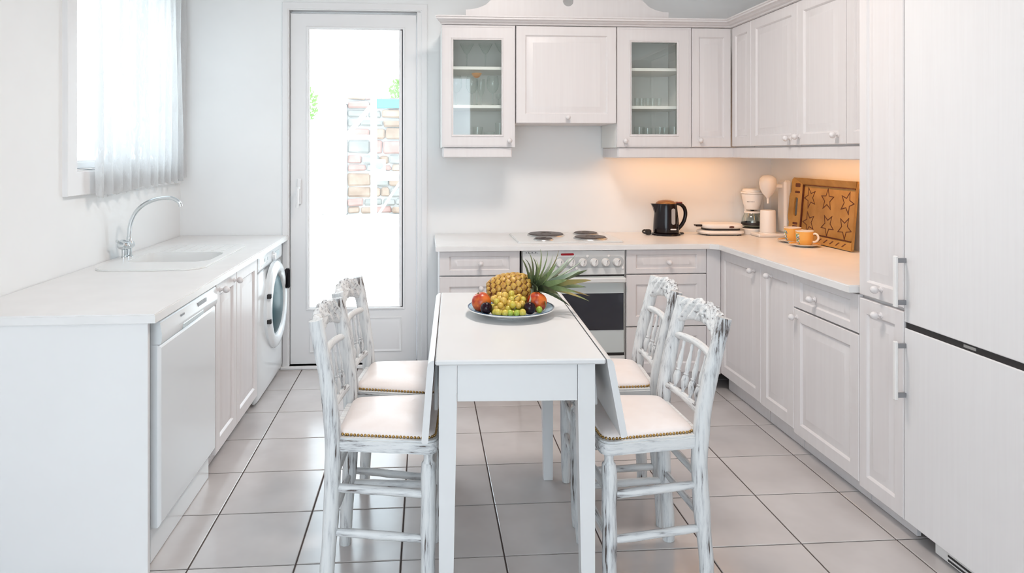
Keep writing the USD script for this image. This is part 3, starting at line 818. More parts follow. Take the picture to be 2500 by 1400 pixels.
# ================================================================== CHAIRS
def make_chair(label, loc, rz, group, ln=0.0):
    """front towards local +x, origin on the floor under the seat's middle"""
    t = thing('dining_chair', label, 'chair', loc, rz, group)
    for s in (-1, 1):
        pts = spline([(-.160, s * .155, .001), (-.146, s * .152, .22), (-.138, s * .150, .44), (-.152 - .4 * ln, s * .151, .62), (-.172 - .8 * ln, s * .153, .74), (-.188 - ln, s * .154, .825)], 5)
        rr = np.interp(pts[:, 2], [0, .1, .3, .5, .75, .83], [.0205, .0215, .024, .0245, .022, .021])
        g = tube(pts, rr, 12)
        v = np.asarray(g.vertices); c = pts[np.minimum(np.arange(len(v)) // 12, len(pts) - 1)]
        g.vertices = c + (v - c) * (.90 + .20 * meshkit.noise(v * np.array([40, 40, 14]) + s * 5.3, 2))[:, None]
        obj('back_post', g, dzM, t, 50)
    for s in (-1, 1):
        pts = np.array([(.140, s * .167, .001), (.140, s * .167, .05), (.141, s * .166, .2), (.142, s * .165, .36), (.142, s * .165, .413), (.142, s * .165, .420), (.142, s * .165, .430), (.142, s * .165, .442)])
        pts = np.vstack([np.linspace(pts[0], pts[4], 14), pts[5:]])
        rr = np.r_[np.interp(np.linspace(0, 1, 14), [0, .1, .5, .93, 1], [.017, .020, .0225, .0225, .020]), .014, .013, .015]
        g = tube(pts, rr, 12)
        v = np.asarray(g.vertices); c = pts[np.minimum(np.arange(len(v)) // 12, len(pts) - 1)]
        g.vertices = c + (v - c) * (.90 + .20 * meshkit.noise(v * np.array([40, 40, 14]) + s * 3.1, 5))[:, None]
        obj('front_leg', g, dzM, t, 50)
    # stretchers
    for s in (-1, 1):
        for z0, z1 in ((.335, .322), (.205, .192)):
            obj('stretcher', branch((-.130, s * .152, z0), (.128, s * .165, z1), .0125, seed=s + z0), dxM, t, 60)
    for z in (.285, .155):
        obj('stretcher', branch((.142, -.152, z + .04), (.142, .152, z + .04), .0115, seed=z), dyM, t, 60)
    for z in (.345, .235):
        obj('stretcher', branch((-.145, -.138, z), (-.145, .138, z), .0115, seed=z + 2), dyM, t, 60)
    # seat
    out = Polygon([(-.150, -.158), (-.150, .158), (.172, .190), (.172, -.190)]).buffer(-.035).buffer(.035, quad_segs=6)
    fr_ = cat(mv(extrude(out.buffer(-.004), .006), (0, 0, .443)), mv(extrude(out, .028), (0, 0, .449)), mv(extrude(out.buffer(-.004), .006), (0, 0, .477)))
    obj('seat_frame', fr_, dxM, t, 25)
    pad = Polygon([(-.128, -.140), (-.128, .140), (.160, .172), (.160, -.172)]).buffer(-.03).buffer(.03, quad_segs=6)
    c0 = np.array(pad.exterior.coords[:-1])
    # denser loop
    c0 = np.array([pad.exterior.interpolate(q, normalized=True).coords[0] for q in np.linspace(0, 1, 72, endpoint=False)])
    cen = c0.mean(0)
    L = [np.c_[cen + (c0 - cen) * f, np.full(len(c0), z)] for f, z in ((1, .482), (1, .488), (.985, .494), (.93, .501), (.8, .508), (.55, .514), (.25, .517))]
    pd = obj('seat_pad', outward(rings(L)), leatherM, t, True)
    nails = []
    one = tm(*(lambda m: (m.vertices, m.faces))(trimesh.creation.icosphere(1, .0042)))
    per = pad.exterior.length
    for q in np.arange(0, per, .0105):
        p = pad.exterior.interpolate(q).coords[0]
        if p[0] < -.12:
            continue
        d = np.array(p) - cen; d /= np.linalg.norm(d)
        nails.append(mv(one, (p[0] + d[0] * .001, p[1] + d[1] * .001, .4865)))
    obj('nail_trim', cat(nails), brassM, pd, True, kind='stuff')
    # crest rail: an arched slab, bowed backwards, carved
    nyc, nzc = 64, 20
    yv = np.linspace(-.150, .150, nyc)
    q = yv / .150
    zlo = .742 + .030 * (1 - q ** 2) - .004 * np.abs(q) ** 6
    zhi = .822 + .014 * (1 - q ** 2) ** 1.2 + .006 * np.cos(5 * np.pi * q) * (1 - q ** 2) + .004 * (meshkit.noise(np.stack([yv * 60, yv * 0, yv * 0], -1), 8) - .5)
    loops = []
    for i in range(nyc):
        zc = np.linspace(zlo[i], zhi[i], nzc)
        back = -.172 - .8 * ln - (.19 + 2.3 * ln) * (zc - .74) - .020 * (1 - q[i] ** 2)
        th = .0125
        edge = 1 - np.abs(np.linspace(-1, 1, nzc)) ** 6 * .55
        # relief: a flower in the middle and leaves to the sides
        rr_ = np.hypot(yv[i], zc - (zlo[i] + zhi[i]) / 2)
        an = np.arctan2(zc - (zlo[i] + zhi[i]) / 2, yv[i])
        flower = np.clip(1 - rr_ / .034, 0, 1) * (.6 + .4 * np.cos(7 * an)) * .012 + np.clip(1 - rr_ / .010, 0, 1) * .008
        scroll = .0045 * np.sin(yv[i] * 150 + 28 * (zc - .78) * np.sign(yv[i]) * 4) * np.clip(np.abs(yv[i]) / .04, 0, 1)
        grain = .003 * (meshkit.noise(np.stack([zc * 90, np.full(nzc, yv[i] * 90), zc * 0], -1), 11) - .5)
        rel = flower + scroll + grain
        fx_ = back + th * edge + rel
        bx_ = back - th * edge - .35 * rel
        loops.append(np.r_[np.c_[fx_, np.full(nzc, yv[i]), zc], np.c_[bx_, np.full(nzc, yv[i]), zc][::-1]])
    obj('crest_rail', outward(rings(loops)), dcM, t, 40)
    obj('back_rail', branch((-.165 - .66 * ln, -.145, .700), (-.165 - .66 * ln, .145, .700), .0125, seed=4, bow=(-.016, 0, .008), wob=.08), dyM, t, 60)
    obj('back_rail', branch((-.146, -.145, .535), (-.146, .145, .535), .0125, seed=6, bow=(-.012, 0, 0), wob=.08), dyM, t, 60)
    prof_s = [(.004, 0), (.006, .006), (.0045, .012), (.009, .024), (.0125, .040), (.0105, .054), (.006, .060), (.0095, .064), (.006, .068), (.008, .080), (.0085, .092), (.0065, .115), (.0045, .140), (.0055, .150), (.004, .166)]
    for k in range(4):
        y = -.084 + .056 * k
        bw = 1 - (y / .145) ** 2
        sp_ = rot(lathe(prof_s, 12), (0, 1, 0), -7 - 230 * ln)
        obj('spindle', mv(sp_, (-.145 - .012 * bw, y, .540)), dzM, t, 50)
    return t


CG = None
ch = make_chair('rubbed white dining chair on the left of the table, the one nearer the camera', (.627, -.055, 0), -4, CG)
dup(ch, (.647, .335, 0), -7, 'rubbed white dining chair left of the table, the farther one before the garden door')
ch = make_chair('rubbed white dining chair on the right of the table, the one nearer the camera', (1.416, -.105, 0), 181.7, CG, .024)
dup(ch, (1.434, .315, 0), 175, 'rubbed white dining chair right of the table, the farther one beside the oven')

# ================================================================== FRUIT
PC = (1.050, .200, .7405)
t = thing('fruit_plate', 'large white plate with a blue inner rim under the fruit on the table', 'plate', PC)
obj('dish', lathe_shell([(.001, .004), (.080, .004), (.082, 0), (.088, 0), (.092, .005), (.125, .014), (.152, .024), (.156, .026), (.156, .029), (.150, .0285), (.120, .019), (.092, .0105), (.001, .010)], 64), ceramic, t, 40)
obj('blue_band', lathe_shell([(.098, .0125), (.120, .0192), (.1475, .0280), (.1475, .0292), (.120, .0204), (.098, .0137)], 64), plateBlue, t, 40)
obj('rim_line', lathe_shell([(.1485, .0282), (.1520, .0291), (.1520, .0303), (.1485, .0294)], 64), navy, t, 40)

# pineapple lying on its side
A0, A1 = np.array([.970, .262, .8115]), np.array([1.132, .240, .828])
ax = (A1 - A0) / np.linalg.norm(A1 - A0)
e1 = np.cross(ax, [0, 0, 1]); e1 /= np.linalg.norm(e1); e2 = np.cross(ax, e1)
LEN = np.linalg.norm(A1 - A0)


def pine_r(s):
    return .0600 * (1 - min(np.abs(2 * s - 1.06), 1.06) ** 2.3 * .72) ** .5 if 0 <= s <= 1 else .02


t = thing('pineapple', 'ripe orange-brown pineapple with a spiky green crown, lying across the fruit plate', 'pineapple')
pl = []
aa = np.arange(32) / 32 * 2 * np.pi
for s in np.linspace(0, 1, 18):
    r = pine_r(s) - .004
    pl.append(A0 + ax * LEN * s + r * (np.cos(aa)[:, None] * e1 + np.sin(aa)[:, None] * e2))
obj('body', outward(rings(pl)), pineBase, t, True)
NR, NC = 9, 14
for i in range(NR):
    s = .055 + .89 * i / (NR - 1)
    for j in range(NC):
        az = 2 * np.pi * (j + .5 * (i % 2)) / NC + .06 * i
        r = pine_r(s); ds = .05
        slope = (pine_r(min(s + ds, 1)) - pine_r(max(s - ds, 0))) / (2 * ds * LEN)
        rad = np.cos(az) * e1 + np.sin(az) * e2
        nrm = rad - ax * slope; nrm /= np.linalg.norm(nrm)
        tn = np.cross(ax, rad)
        um = np.cross(tn, nrm); um /= np.linalg.norm(um)
        c = A0 + ax * LEN * s + rad * (r - .0045)
        hu = LEN * .89 / (NR - 1) * .74; hw = np.pi * r / NC * 1.10
        shape = [(.12, 1), (.55, .60), (.88, 0), (.55, -.60), (.12, -1), (-.50, -.62), (-.88, 0), (-.50, .62)]
        lo = [c + um * a * hu + tn * b * hw for a, b in shape]
        mid = [c + um * a * hu * .84 + tn * b * hw * .84 + nrm * .0032 for a, b in shape]
        top = [c + um * (a * hu * .35 + .001) + tn * b * hw * .30 + nrm * .0050 for a, b in shape]
        k = obj('rind_eye', outward(rings([lo, mid, top])), pineM, t, 40)
crown0 = A1 - ax * .004
cax = ax * .93 + np.array([0, -.10, .10]); cax /= np.linalg.norm(cax)
c1 = np.cross(cax, [0, 0, 1]); c1 /= np.linalg.norm(c1); c2 = np.cross(cax, c1)
R2 = np.random.default_rng(21)
nl = 46
for k in range(nl):
    f = (k + .5) / nl                       # 0 = innermost, 1 = outermost
    az = k * 2.39996
    ph0 = math.radians(12 + 74 * f ** .95)
    L_ = (.172 - .075 * f) * R2.uniform(.86, 1.06)
    bend = math.radians(18 + 26 * f) * R2.uniform(.6, 1.2)
    base = crown0 + cax * (-.003 + .060 * (1 - f) ** 1.2)
    rad = np.cos(az) * c1 + np.sin(az) * c2
    wv = np.cross(cax, rad)
    wd = (.0135 + .0045 * f) * R2.uniform(.85, 1.1)
    p = base + rad * (.006 + .014 * f); loops = []; n = 9
    low = False
    for q in range(n):
        u = q / (n - 1)
        ph = ph0 + bend * u ** 1.5
        d = cax * math.cos(ph) + rad * math.sin(ph)
        nn = rad * math.cos(ph) - cax * math.sin(ph)
        w_ = wd * (1 - u) ** .62 * (1.0 if u > .08 else .9) + .0004
        th = .0011 * (1 - .6 * u)
        cup = -w_ * .45
        loops.append([p - wv * w_, p - wv * w_ * .5 - nn * (cup * -.5) * 0 + nn * cup * .75, p + nn * cup, p + wv * w_ * .5 + nn * cup * .75, p + wv * w_,
                      p + wv * w_ * .5 + nn * (cup * .75 + th * 1.5), p + nn * (cup + th * 2), p - wv * w_ * .5 + nn * (cup * .75 + th * 1.5)])
        p = p + d * L_ / (n - 1)
        if p[2] < .752:
            low = True
    if low and p[2] < .765:
        continue
    mk = crownMs[2] if (f < .35 and k % 3 == 0) else crownMs[(3, 1, 3, 0, 1)[k % 5]]
    obj('crown_leaf', outward(rings([np.array(l) for l in loops])), mk, t, 50)


def nectarine(label, c, r, tilt):
    t = thing('nectarine', label, 'nectarine', c)
    m = trimesh.creation.icosphere(3, r); v = np.asarray(m.vertices)
    az = np.arctan2(v[:, 1], v[:, 0]); pol = np.arccos(np.clip(v[:, 2] / r, -1, 1))
    g = np.exp(-(az / .22) ** 2) * np.sin(pol) * .05 + np.exp(-(pol / .30) ** 2) * .16
    b = tm(v * (1 - g)[:, None], m.faces)
    obj('flesh', rot(b, (0, 1, 0), tilt), nectM, t, True)
    obj('stalk_pit', rot(mv(lathe([(.003, 0), (.0035, .003), (.002, .006)], 8), (0, 0, r * .83)), (0, 1, 0), tilt), stemM, t)


nectarine('red-orange nectarine at the left of the fruit plate, beside the pineapple base', (.944, .178, .7915), .0345, -20)
nectarine('red-orange nectarine at the right of the fruit plate, under the pineapple crown', (1.139, .168, .7905), .0355, 25)


def plum(label, c, r):
    t = thing('plum', label, 'plum', c)
    m = trimesh.creation.icosphere(3, r); v = np.asarray(m.vertices)
    g = np.exp(-((np.arctan2(v[:, 1], v[:, 0]) - 2.0) / .2) ** 2) * .03 + np.exp(-(np.arccos(np.clip(v[:, 2] / r, -1, 1)) / .25) ** 2) * .12
    obj('flesh', tm(v * (1 - g)[:, None], m.faces), plumM, t, True)
    obj('stalk_pit', mv(lathe([(.0015, 0), (.002, .002), (.001, .004)], 8), (0, 0, r * .87)), stemM, t)


plum('glossy dark plum at the left front of the fruit plate', (.9560, .116, .7835), .0205)
plum('glossy dark plum at the right front of the fruit plate', (1.104, .108, .7825), .0215)

t = thing('grape_bunch', 'heaped bunch of amber and green grapes in the middle of the fruit plate', 'grapes')
R3 = np.random.default_rng(5)
gm = trimesh.creation.icosphere(2, 1.0)
spots = []
for k in range(5):
    z = .7640 + .0135 * k
    y0, y1 = .082 + .016 * k, .160 + .006 * k
    hw = .074 - .007 * k
    for y in np.arange(y0, y1, .0205):
        for x in np.arange(-hw, hw + .001, .0205):
            spots.append((1.026 + x + (.5 * .0205 if int(round((y - y0) / .0205)) % 2 else 0) + R3.uniform(-.003, .003), y + R3.uniform(-.003, .003), z + R3.uniform(-.003, .003)))
avoid = [((.944, .178, .7915), .0345), ((1.139, .168, .7905), .0355), ((.9560, .116, .7835), .0205), ((1.104, .108, .7825), .0215)]
kept = []
for p in spots:
    p = np.array(p)
    p[2] = max(p[2], .7405 + np.interp(np.hypot(p[0] - PC[0], p[1] - PC[1]), [0, .092, .125, .152], [.0105, .0105, .0205, .029]) + .0125)
    if any(np.linalg.norm(p - c) < r + .009 for c, r in avoid) or (p[1] < .118 and not .980 < p[0] < 1.086):
        continue
    s = np.clip((p - A0) @ ax / LEN, 0, 1)
    if np.linalg.norm(p - (A0 + ax * LEN * s)) < pine_r(s) + .008:
        continue
    if any(np.linalg.norm(p - q) < .0150 for q in kept):
        continue
    kept.append(p)
for p in kept[:150]:
    sc = np.array([1, 1, R3.uniform(1.02, 1.2)]) * R3.uniform(.0102, .0124)
    g = tm(np.asarray(gm.vertices) * sc, gm.faces)
    g = rot(g, R3.normal(size=3), R3.uniform(0, 90))
    w_ = R3.uniform() + (.35 if p[2] < .772 else -.12)
    obj('grape', mv(g, p), grapeMs[0 if w_ < .45 else 1 if w_ < .85 else 2], t, True)
obj('stem', cat([tube(spline([(1.052, .118, .812), (1.058, .114, .820), (1.066, .112, .824)], 4), .0014, 6)]), stemM, t)
obj('grape', mv(tm(np.asarray(gm.vertices) * [.0112, .0112, .0122], gm.faces), (1.1395, .122, .7735)), grapeMs[2], smooth=True, label='single loose green grape at the right of the right-hand plum', cat='grape')

# ================================================================== THINGS ON THE WORKTOP
KZ = .8155
t = thing('kettle', 'glossy black electric kettle with a loop handle, on the back worktop', 'kettle', (2.208, 1.90, KZ))
obj('power_base', lathe([(.086, 0), (.088, .004), (.086, .010), (.076, .016)], 40), blackM, t, 40)
body = lathe([(.075, .017), (.077, .022), (.0765, .05), (.0735, .10), (.068, .15), (.064, .182), (.062, .190)], 40)
obj('jug_body', body, blackM, t, 40)
spt = outward(rings([np.array(l) for l in (
    [(-.048, -.032, .125), (-.048, .032, .125), (-.066, .012, .118), (-.066, -.012, .118)],
    [(-.045, -.034, .165), (-.045, .034, .165), (-.079, .011, .165), (-.079, -.011, .165)],
    [(-.040, -.036, .189), (-.040, .036, .189), (-.094, .008, .191), (-.094, -.008, .191)])]))
obj('spout', spt, blackM, t, False)
obj('lid', lathe([(.062, .190), (.060, .196), (.045, .206), (.02, .212), (.001, .2135)], 32), plain('kettle_lid_bronze', (.20, .085, .03), .25), t, 40)
obj('handle', tube(spline([(.052, 0, .188), (.085, 0, .187), (.112, 0, .165), (.121, 0, .125), (.112, 0, .085), (.088, 0, .048), (.066, 0, .030)], 6), [.0125] * 37, 12, sq=.9), blackM, t, 40)
obj('lid_button', bx(.05, -.012, .190, .098, .012, .200, .003), plain('kettle_button', (.12, .01, .03), .3), t, False)
wg = lathe([(.0, 0)], 3) if False else None
obj('water_gauge', mv(up_xz(extrude(rrect(.008, .068, .031, .165, .0115), .004)), (0, -.0755, 0)), plain('gauge_clear', (.40, .38, .37), .15), t)
obj('maker_badge', mv(up_xz(extrude(rrect(.000, .036, .036, .044, .004), .003)), (0, -.0785, 0)), plasticW, t)
obj('power_plug', cat(bx(-.130, -.02, .002, -.096, .014, .034, .006), tube(spline([(-.125, 0, .018), (-.140, 0, .028), (-.146, -.004, .020), (-.135, -.008, .012), (-.10, -.01, .012)], 5), .005, 8)), blackMatt, t)
obj('power_cord', tube(spline([(.080, .0, .006), (.105, -.004, .006), (.112, .01, .008), (.095, .03, .007), (.05, .075, .007), (-.02, .10, .007)], 6), .0035, 8), blackMatt, t)

t = thing('sandwich_maker', 'white clamshell sandwich maker lying on the worktop right of the kettle', 'sandwich maker', (2.545, 1.90, KZ), -4)
lowp, upp = rrect(-.135, -.085, .135, .085, .055, 8), rrect(-.118, -.078, .128, .082, .055, 8)


def pillow(poly, z0, z1, r=.012):
    n = 64
    c = np.array([poly.exterior.interpolate(q, normalized=True).coords[0] for q in np.linspace(0, 1, n, endpoint=False)]); ce = c.mean(0)
    L = []
    for f, z in ((.90, z0), (.975, z0 + r * .35), (1, z0 + r), (1, z1 - r), (.975, z1 - r * .35), (.90, z1 - r * .05), (.5, z1)):
        L.append(np.c_[ce + (c - ce) * f, np.full(n, z)])
    return outward(rings(L))


obj('lower_shell', pillow(lowp, .006, .030), plasticW, t, 50)
obj('upper_shell', pillow(upp, .040, .070), plasticW, t, 50)
obj('hotplate_gap', mv(extrude(rrect(-.105, -.070, .115, .074, .05), .012), (0, 0, .029)), blackMatt, t)
obj('latch_handle', bx(-.155, -.03, .050, -.105, .02, .062, .004), blackM, t, False)
obj('pilot_lamp', mv(ball(.016, s=(1, .6, .45)), (.045, -.076, .052)), plain('lamp_brown', (.10, .03, .02), .2), t)
obj('foot', lathe([(.012, 0), (.012, .008)], 12).apply_translation((-.09, -.05, 0)), blackMatt, t)
obj('foot', lathe([(.012, 0), (.012, .008)], 12).apply_translation((.10, -.05, 0)), blackMatt, t)

t = thing('coffee_maker', 'white filter coffee maker with a glass carafe, in the warm-lit corner', 'coffee maker', (2.757, 1.915, KZ), -32)
obj('base', cat(lathe([(.064, 0), (.066, .006), (.066, .030), (.060, .036)], 36), bx(-.06, .03, 0, .06, .115, .036, .006)), plasticW, t, 40)
obj('hot_plate', mv(lathe([(.056, 0), (.056, .002)], 36), (0, 0, .036)), blackMatt, t)
obj('water_tank', bx(-.055, .062, .037, .055, .115, .262, .012), plasticW, t, False)
cf = obj('carafe', lathe_shell([(.040, .040), (.058, .048), (.064, .066), (.060, .095), (.048, .118), (.044, .128), (.0425, .128), (.0465, .117), (.058, .094), (.062, .066), (.0565, .050), (.040, .0425), (.001, .0425), (.001, .040)], 36), glassM, t, 40)
obj('carafe_band', lathe_shell([(.0645, .056), (.0652, .060), (.0652, .068), (.0645, .072), (.0640, .064)], 36), blackMatt, cf)
obj('carafe_lid', lathe([(.046, .128), (.049, .131), (.048, .138), (.030, .141)], 30), plasticW, cf)
obj('carafe_handle', tube(spline([(.044, -.005, .133), (.066, -.010, .131), (.078, -.012, .112), (.080, -.012, .085), (.077, -.011, .060)], 6), .0065, 10, sq=.8), plasticW, cf)
obj('filter_basket', lathe([(.036, .150), (.041, .153), (.054, .190), (.062, .232), (.063, .246)], 36), plasticW, t, 40)
obj('drip_spout', mv(lathe([(.010, .142), (.012, .150)], 14), (0, 0, 0)), blackMatt, t)
obj('basket_rim', cat(lathe([(.063, .247), (.067, .250), (.067, .258), (.064, .260)], 36), bx(-.050, .03, .247, .050, .113, .2615, .004)), plasticW, t, 40)
obj('lid', lathe([(.058, .2605), (.058, .270), (.050, .278), (.001, .281)], 36), plasticW, t, 40)
obj('maker_mark', cat([bx(-.024 + .0075 * k, -.0562, .198, -.0185 + .0075 * k, -.0535, .2025) for k in range(6)]), plasticG, t, False)

t = thing('coffee_maker', 'white coffee maker with a domed filter cone over a white thermal jug, beside the tray', 'coffee maker', (2.778, 1.782, KZ), 0)
obj('base', cat(bx(-.070, -.058, 0, .140, .060, .020, .006), mv(lathe([(.050, .020), (.048, .024)], 30), (.012, 0, 0))), plasticW, t, 30)
jg = obj('thermal_jug', mv(lathe([(.044, .0245), (.046, .030), (.045, .10), (.043, .150), (.041, .156), (.02, .158)], 36), (.012, 0, 0)), plasticW, t, 40)
obj('column', bx(.092, -.045, .0205, .140, .045, .335, .012), plasticW, t, False)
obj('filter_cone', mv(lathe([(.006, .225), (.010, .232), (.030, .255), (.045, .285), (.050, .318), (.046, .345), (.030, .362), (.001, .368)], 36), (.012, 0, 0)), plasticW, t, 40)
obj('drip_spout', mv(lathe([(.006, .196), (.007, .226)], 12), (.012, 0, 0)), plasticW, t)
obj('cone_arm', bx(.045, -.020, .288, .100, .020, .312, .006), plasticW, t, False)


def cup_and_saucer(sl, cl, c, r):
    s = thing('saucer', sl, 'saucer', (c[0], c[1], KZ))
    obj('dish', lathe_shell([(.001, .003), (.038, .003), (.040, 0), (.044, 0), (.050, .004), (.078, .013), (.079, .0155), (.050, .0075), (.001, .007)], 40), cupW, s, 40)
    obj('rim_band', lathe_shell([(.064, .0112), (.0765, .0148), (.0765, .0160), (.064, .0124)], 40), cupM, s, 40)
    t = thing('coffee_cup', cl, 'cup', (c[0], c[1], KZ + .0078), r)
    obj('bowl', lathe_shell([(.001, 0), (.030, 0), (.032, .003), (.040, .012), (.0435, .030), (.0445, .055), (.0455, .074), (.0440, .0745), (.0425, .055), (.0410, .030), (.037, .014), (.001, .006)], 40), cupM, t, 40)
    obj('inner_glaze', lathe_shell([(.0458, .0725), (.0462, .0765), (.0432, .0765), (.0420, .055), (.0400, .03), (.036, .0155), (.001, .0085), (.001, .0075), (.0368, .0145), (.0408, .03), (.0424, .055), (.0435, .0725)], 40), cupW, t, 40)
    obj('handle', tube(spline([(.0430, 0, .060), (.058, 0, .062), (.068, 0, .050), (.067, 0, .034), (.056, 0, .022), (.0410, 0, .020)], 6), .0058, 10), cupW, t, 40)
    R4 = np.random.default_rng(int(c[1] * 100))
    for k, mm in enumerate((dotBlue, dotGreen, dotWhite)):
        ds = []
        for q in range(11):
            a = math.radians(-126 + R4.uniform(-15, 15)); z = R4.uniform(.008, .060)
            rr = np.interp(z, [0, .012, .03, .055], [.036, .040, .0435, .0445])
            ds.append(mv(rot(ball(.0042, s=(.28, 1, 1), sub=1), (0, 0, 1), math.degrees(a)), (rr * math.cos(a), rr * math.sin(a), z)))
        obj('painted_dots', cat(ds), mm, t, True)


cup_and_saucer('cream saucer with an orange edge, the farther of the two, beside the thermal-jug coffee maker', 'orange coffee cup with a cream handle, the farther of the two', (2.788, 1.495), -48)
cup_and_saucer('cream saucer with an orange edge, the nearer one in front of the star tray', 'orange coffee cup with a cream handle, the nearer one in front of the star tray', (2.765, 1.330), -46)

# star tray leaning on the right wall
TW, TH, TD = .625, .352, .038
t = thing('wooden_tray', 'golden brown wooden tray with engraved stars, leaning against the right wall', 'tray', (2.872, 1.708, KZ + .004), -90, rx=-5.0)
IL, IR, IB, IT = .088, .050, .046, .040


def sloped(poly, f, th=.009):
    """a board cut from poly in xz whose depth follows f(x, z)"""
    m = up_xz(extrude(poly.segmentize(.02), th)); v = np.asarray(m.vertices).copy()
    v[:, 1] += f(v[:, 0], v[:, 2])
    return tm(v, m.faces)


obj('base_board', bx(IL - .006, TD - .0085, IB - .006, TW - IR + .006, TD, TH - IT + .006, .001), trayM, t, False)
end = Polygon([(0, .012), (.012, 0), (IL, IB), (IL, TH - IT), (.012, TH), (0, TH - .012), (0, .268), (-.012, .255), (-.016, .235), (-.016, .125), (-.012, .105), (0, .092)])
slot = rrect(.028, .128, .052, .238, .012)
obj('end_board', sloped(end.difference(slot), lambda x, z: np.clip(x, 0, IL) / IL * (TD - .012)), trayM, t, 25)
obj('end_board', sloped(Polygon([(TW, .012), (TW, TH - .012), (TW - .012, TH), (TW - IR, TH - IT), (TW - IR, IB), (TW - .012, 0)]), lambda x, z: np.clip(TW - x, 0, IR) / IR * (TD - .012)), trayM, t, 25)
obj('side_board', sloped(Polygon([(.012, 0), (TW - .012, 0), (TW - IR, IB), (IL, IB)]), lambda x, z: np.clip(z, 0, IB) / IB * (TD - .012)), trayM, t, 25)
obj('side_board', sloped(Polygon([(.012, TH), (TW - .012, TH), (TW - IR, TH - IT), (IL, TH - IT)]), lambda x, z: np.clip(TH - z, 0, IT) / IT * (TD - .012)), trayM, t, 25)
obj('rim_line', cat(bx(IL - .004, TD - .018, IB - .004, IL + .001, TD - .0085, TH - IT + .004), bx(IL, TD - .018, TH - IT - .001, TW - IR, TD - .0085, TH - IT + .004), bx(IL, TD - .018, IB - .004, TW - IR, TD - .0085, IB + .001)), trayDark, t, False)


def star(cx, cz, r, a0, jit=0):
    pts = []
    for k in range(10):
        a = math.radians(a0 + 36 * k); rr = r if k % 2 == 0 else r * .43
        pts.append((cx + rr * math.sin(a), cz + rr * math.cos(a)))
    p = Polygon(pts)
    return mv(up_xz(extrude(p.buffer(.0022, join_style=2, mitre_limit=2).difference(p.buffer(-.0024, join_style=2, mitre_limit=2)), .0012)), (0, TD - .0096, 0))


for (sx, sz, a0) in ((.155, .243, -22), (.325, .243, 0), (.505, .238, 18), (.160, .105, -20), (.345, .108, 36), (.500, .108, 30)):
    obj('engraved_star', star(sx, sz, .060, a0), trayDark, t, False)
for k in range(5):
    x = .30 + .055 * k
    obj('painted_stroke', sloped(Polygon([(x, .012), (x + .012, .012), (x + .026, .030), (x + .014, .030)]), lambda a, z: np.clip(z, 0, IB) / IB * (TD - .012) - .0008, .0012), trayDark, t, False)
for z in (.052, .080, .262, .298):
    obj('painted_mark', sloped(rrect(.028, z, .062, z + (.013 if z in (.08, .262) else .022), .005), lambda x, q: np.clip(x, 0, IL) / IL * (TD - .012) - .0008, .0012), trayDark, t, False)

# ================================================================== GLASSES BEHIND THE CABINET DOORS
def stemmed(name, label, cat_, loc, prof, m=None, group=None):
    t = thing(name, label, cat_, loc, group=group)
    hb = prof['stem']
    obj('foot', lathe([(prof['fr'], 0), (prof['fr'], .0015), (.010, .004), (.0035, .010)], 24), glassM, t, 50)
    obj('stem', lathe([(.0034, .0102), (.003, hb * .6), (.0042, hb - .0002)], 12), glassM, t, 50)
    o = prof['bowl']
    obj('bowl', lathe_open([(r, hb + z) for r, z in o], 28), m or glassM, t, 50)
    return t


COUPE = dict(fr=.032, stem=.085, bowl=[(.003, 0), (.014, .008), (.026, .030), (.038, .052), (.042, .062)])
WINE = dict(fr=.033, stem=.075, bowl=[(.003, 0), (.018, .008), (.032, .030), (.036, .055), (.033, .085), (.029, .104)])
FLUTE = dict(fr=.030, stem=.06, bowl=[(.003, 0), (.012, .010), (.021, .040), (.024, .075), (.023, .105)])
LIQ = dict(fr=.022, stem=.035, bowl=[(.003, 0), (.012, .008), (.016, .018), (.017, .034)])
Z1, Z2, Z3 = SH1 + .0006, SH2 + .0006, SH3 + .0006
stemmed('cocktail_glass', 'wide clear cocktail glass in the middle of the top shelf, left glass cabinet', 'glass', (1.100, 1.85, Z3), COUPE)
g0 = stemmed('cocktail_glass', 'clear cocktail glass at the left end of the top shelf, left glass cabinet', 'glass', (.990, 1.86, Z3), COUPE)
dup(g0, (1.193, 1.81, Z3), 0, 'clear cocktail glass at the right end of the top shelf, left glass cabinet')
w0 = stemmed('wine_glass', 'clear wine glass at the right of the middle shelf, left glass cabinet', 'glass', (1.143, 1.85, Z2), WINE)
dup(w0, (1.022, 1.88, Z2), 0, 'clear wine glass behind the orange glass, middle shelf of the left glass cabinet')
dup(w0, (.925, 1.84, Z2), 0, 'clear wine glass at the far left of the middle shelf, left glass cabinet')
stemmed('flute_glass', 'slim clear flute glass in the middle of the middle shelf, left glass cabinet', 'glass', (1.078, 1.90, Z2), FLUTE)
stemmed('cocktail_glass', 'cocktail glass with an orange bowl on the middle shelf of the left glass cabinet', 'glass', (1.044, 1.80, Z2), dict(fr=.03, stem=.160, bowl=[(.003, 0), (.016, .005), (.028, .020), (.031, .028)]), orangeGlass)
stemmed('liqueur_glass', 'little clear liqueur glass in front of the right-hand wine glass, left glass cabinet', 'glass', (1.172, 1.80, Z2), LIQ)


def tumbler(name, label, loc, r0, r1, h, group=None):
    w = .0016
    p = obj(name, lathe_open([(.0005, .0), (r0 - .002, .0), (r0, .002), (r0 + .0006, .009), (r1, h - .001), (r1 - .0006, h)], 26), glassM, smooth=50, label=label, cat='glass', group=group)
    UsdGeom.Xformable(stage.GetPrimAtPath(p)).AddTranslateOp().Set(Gf.Vec3d(*loc))
    return p


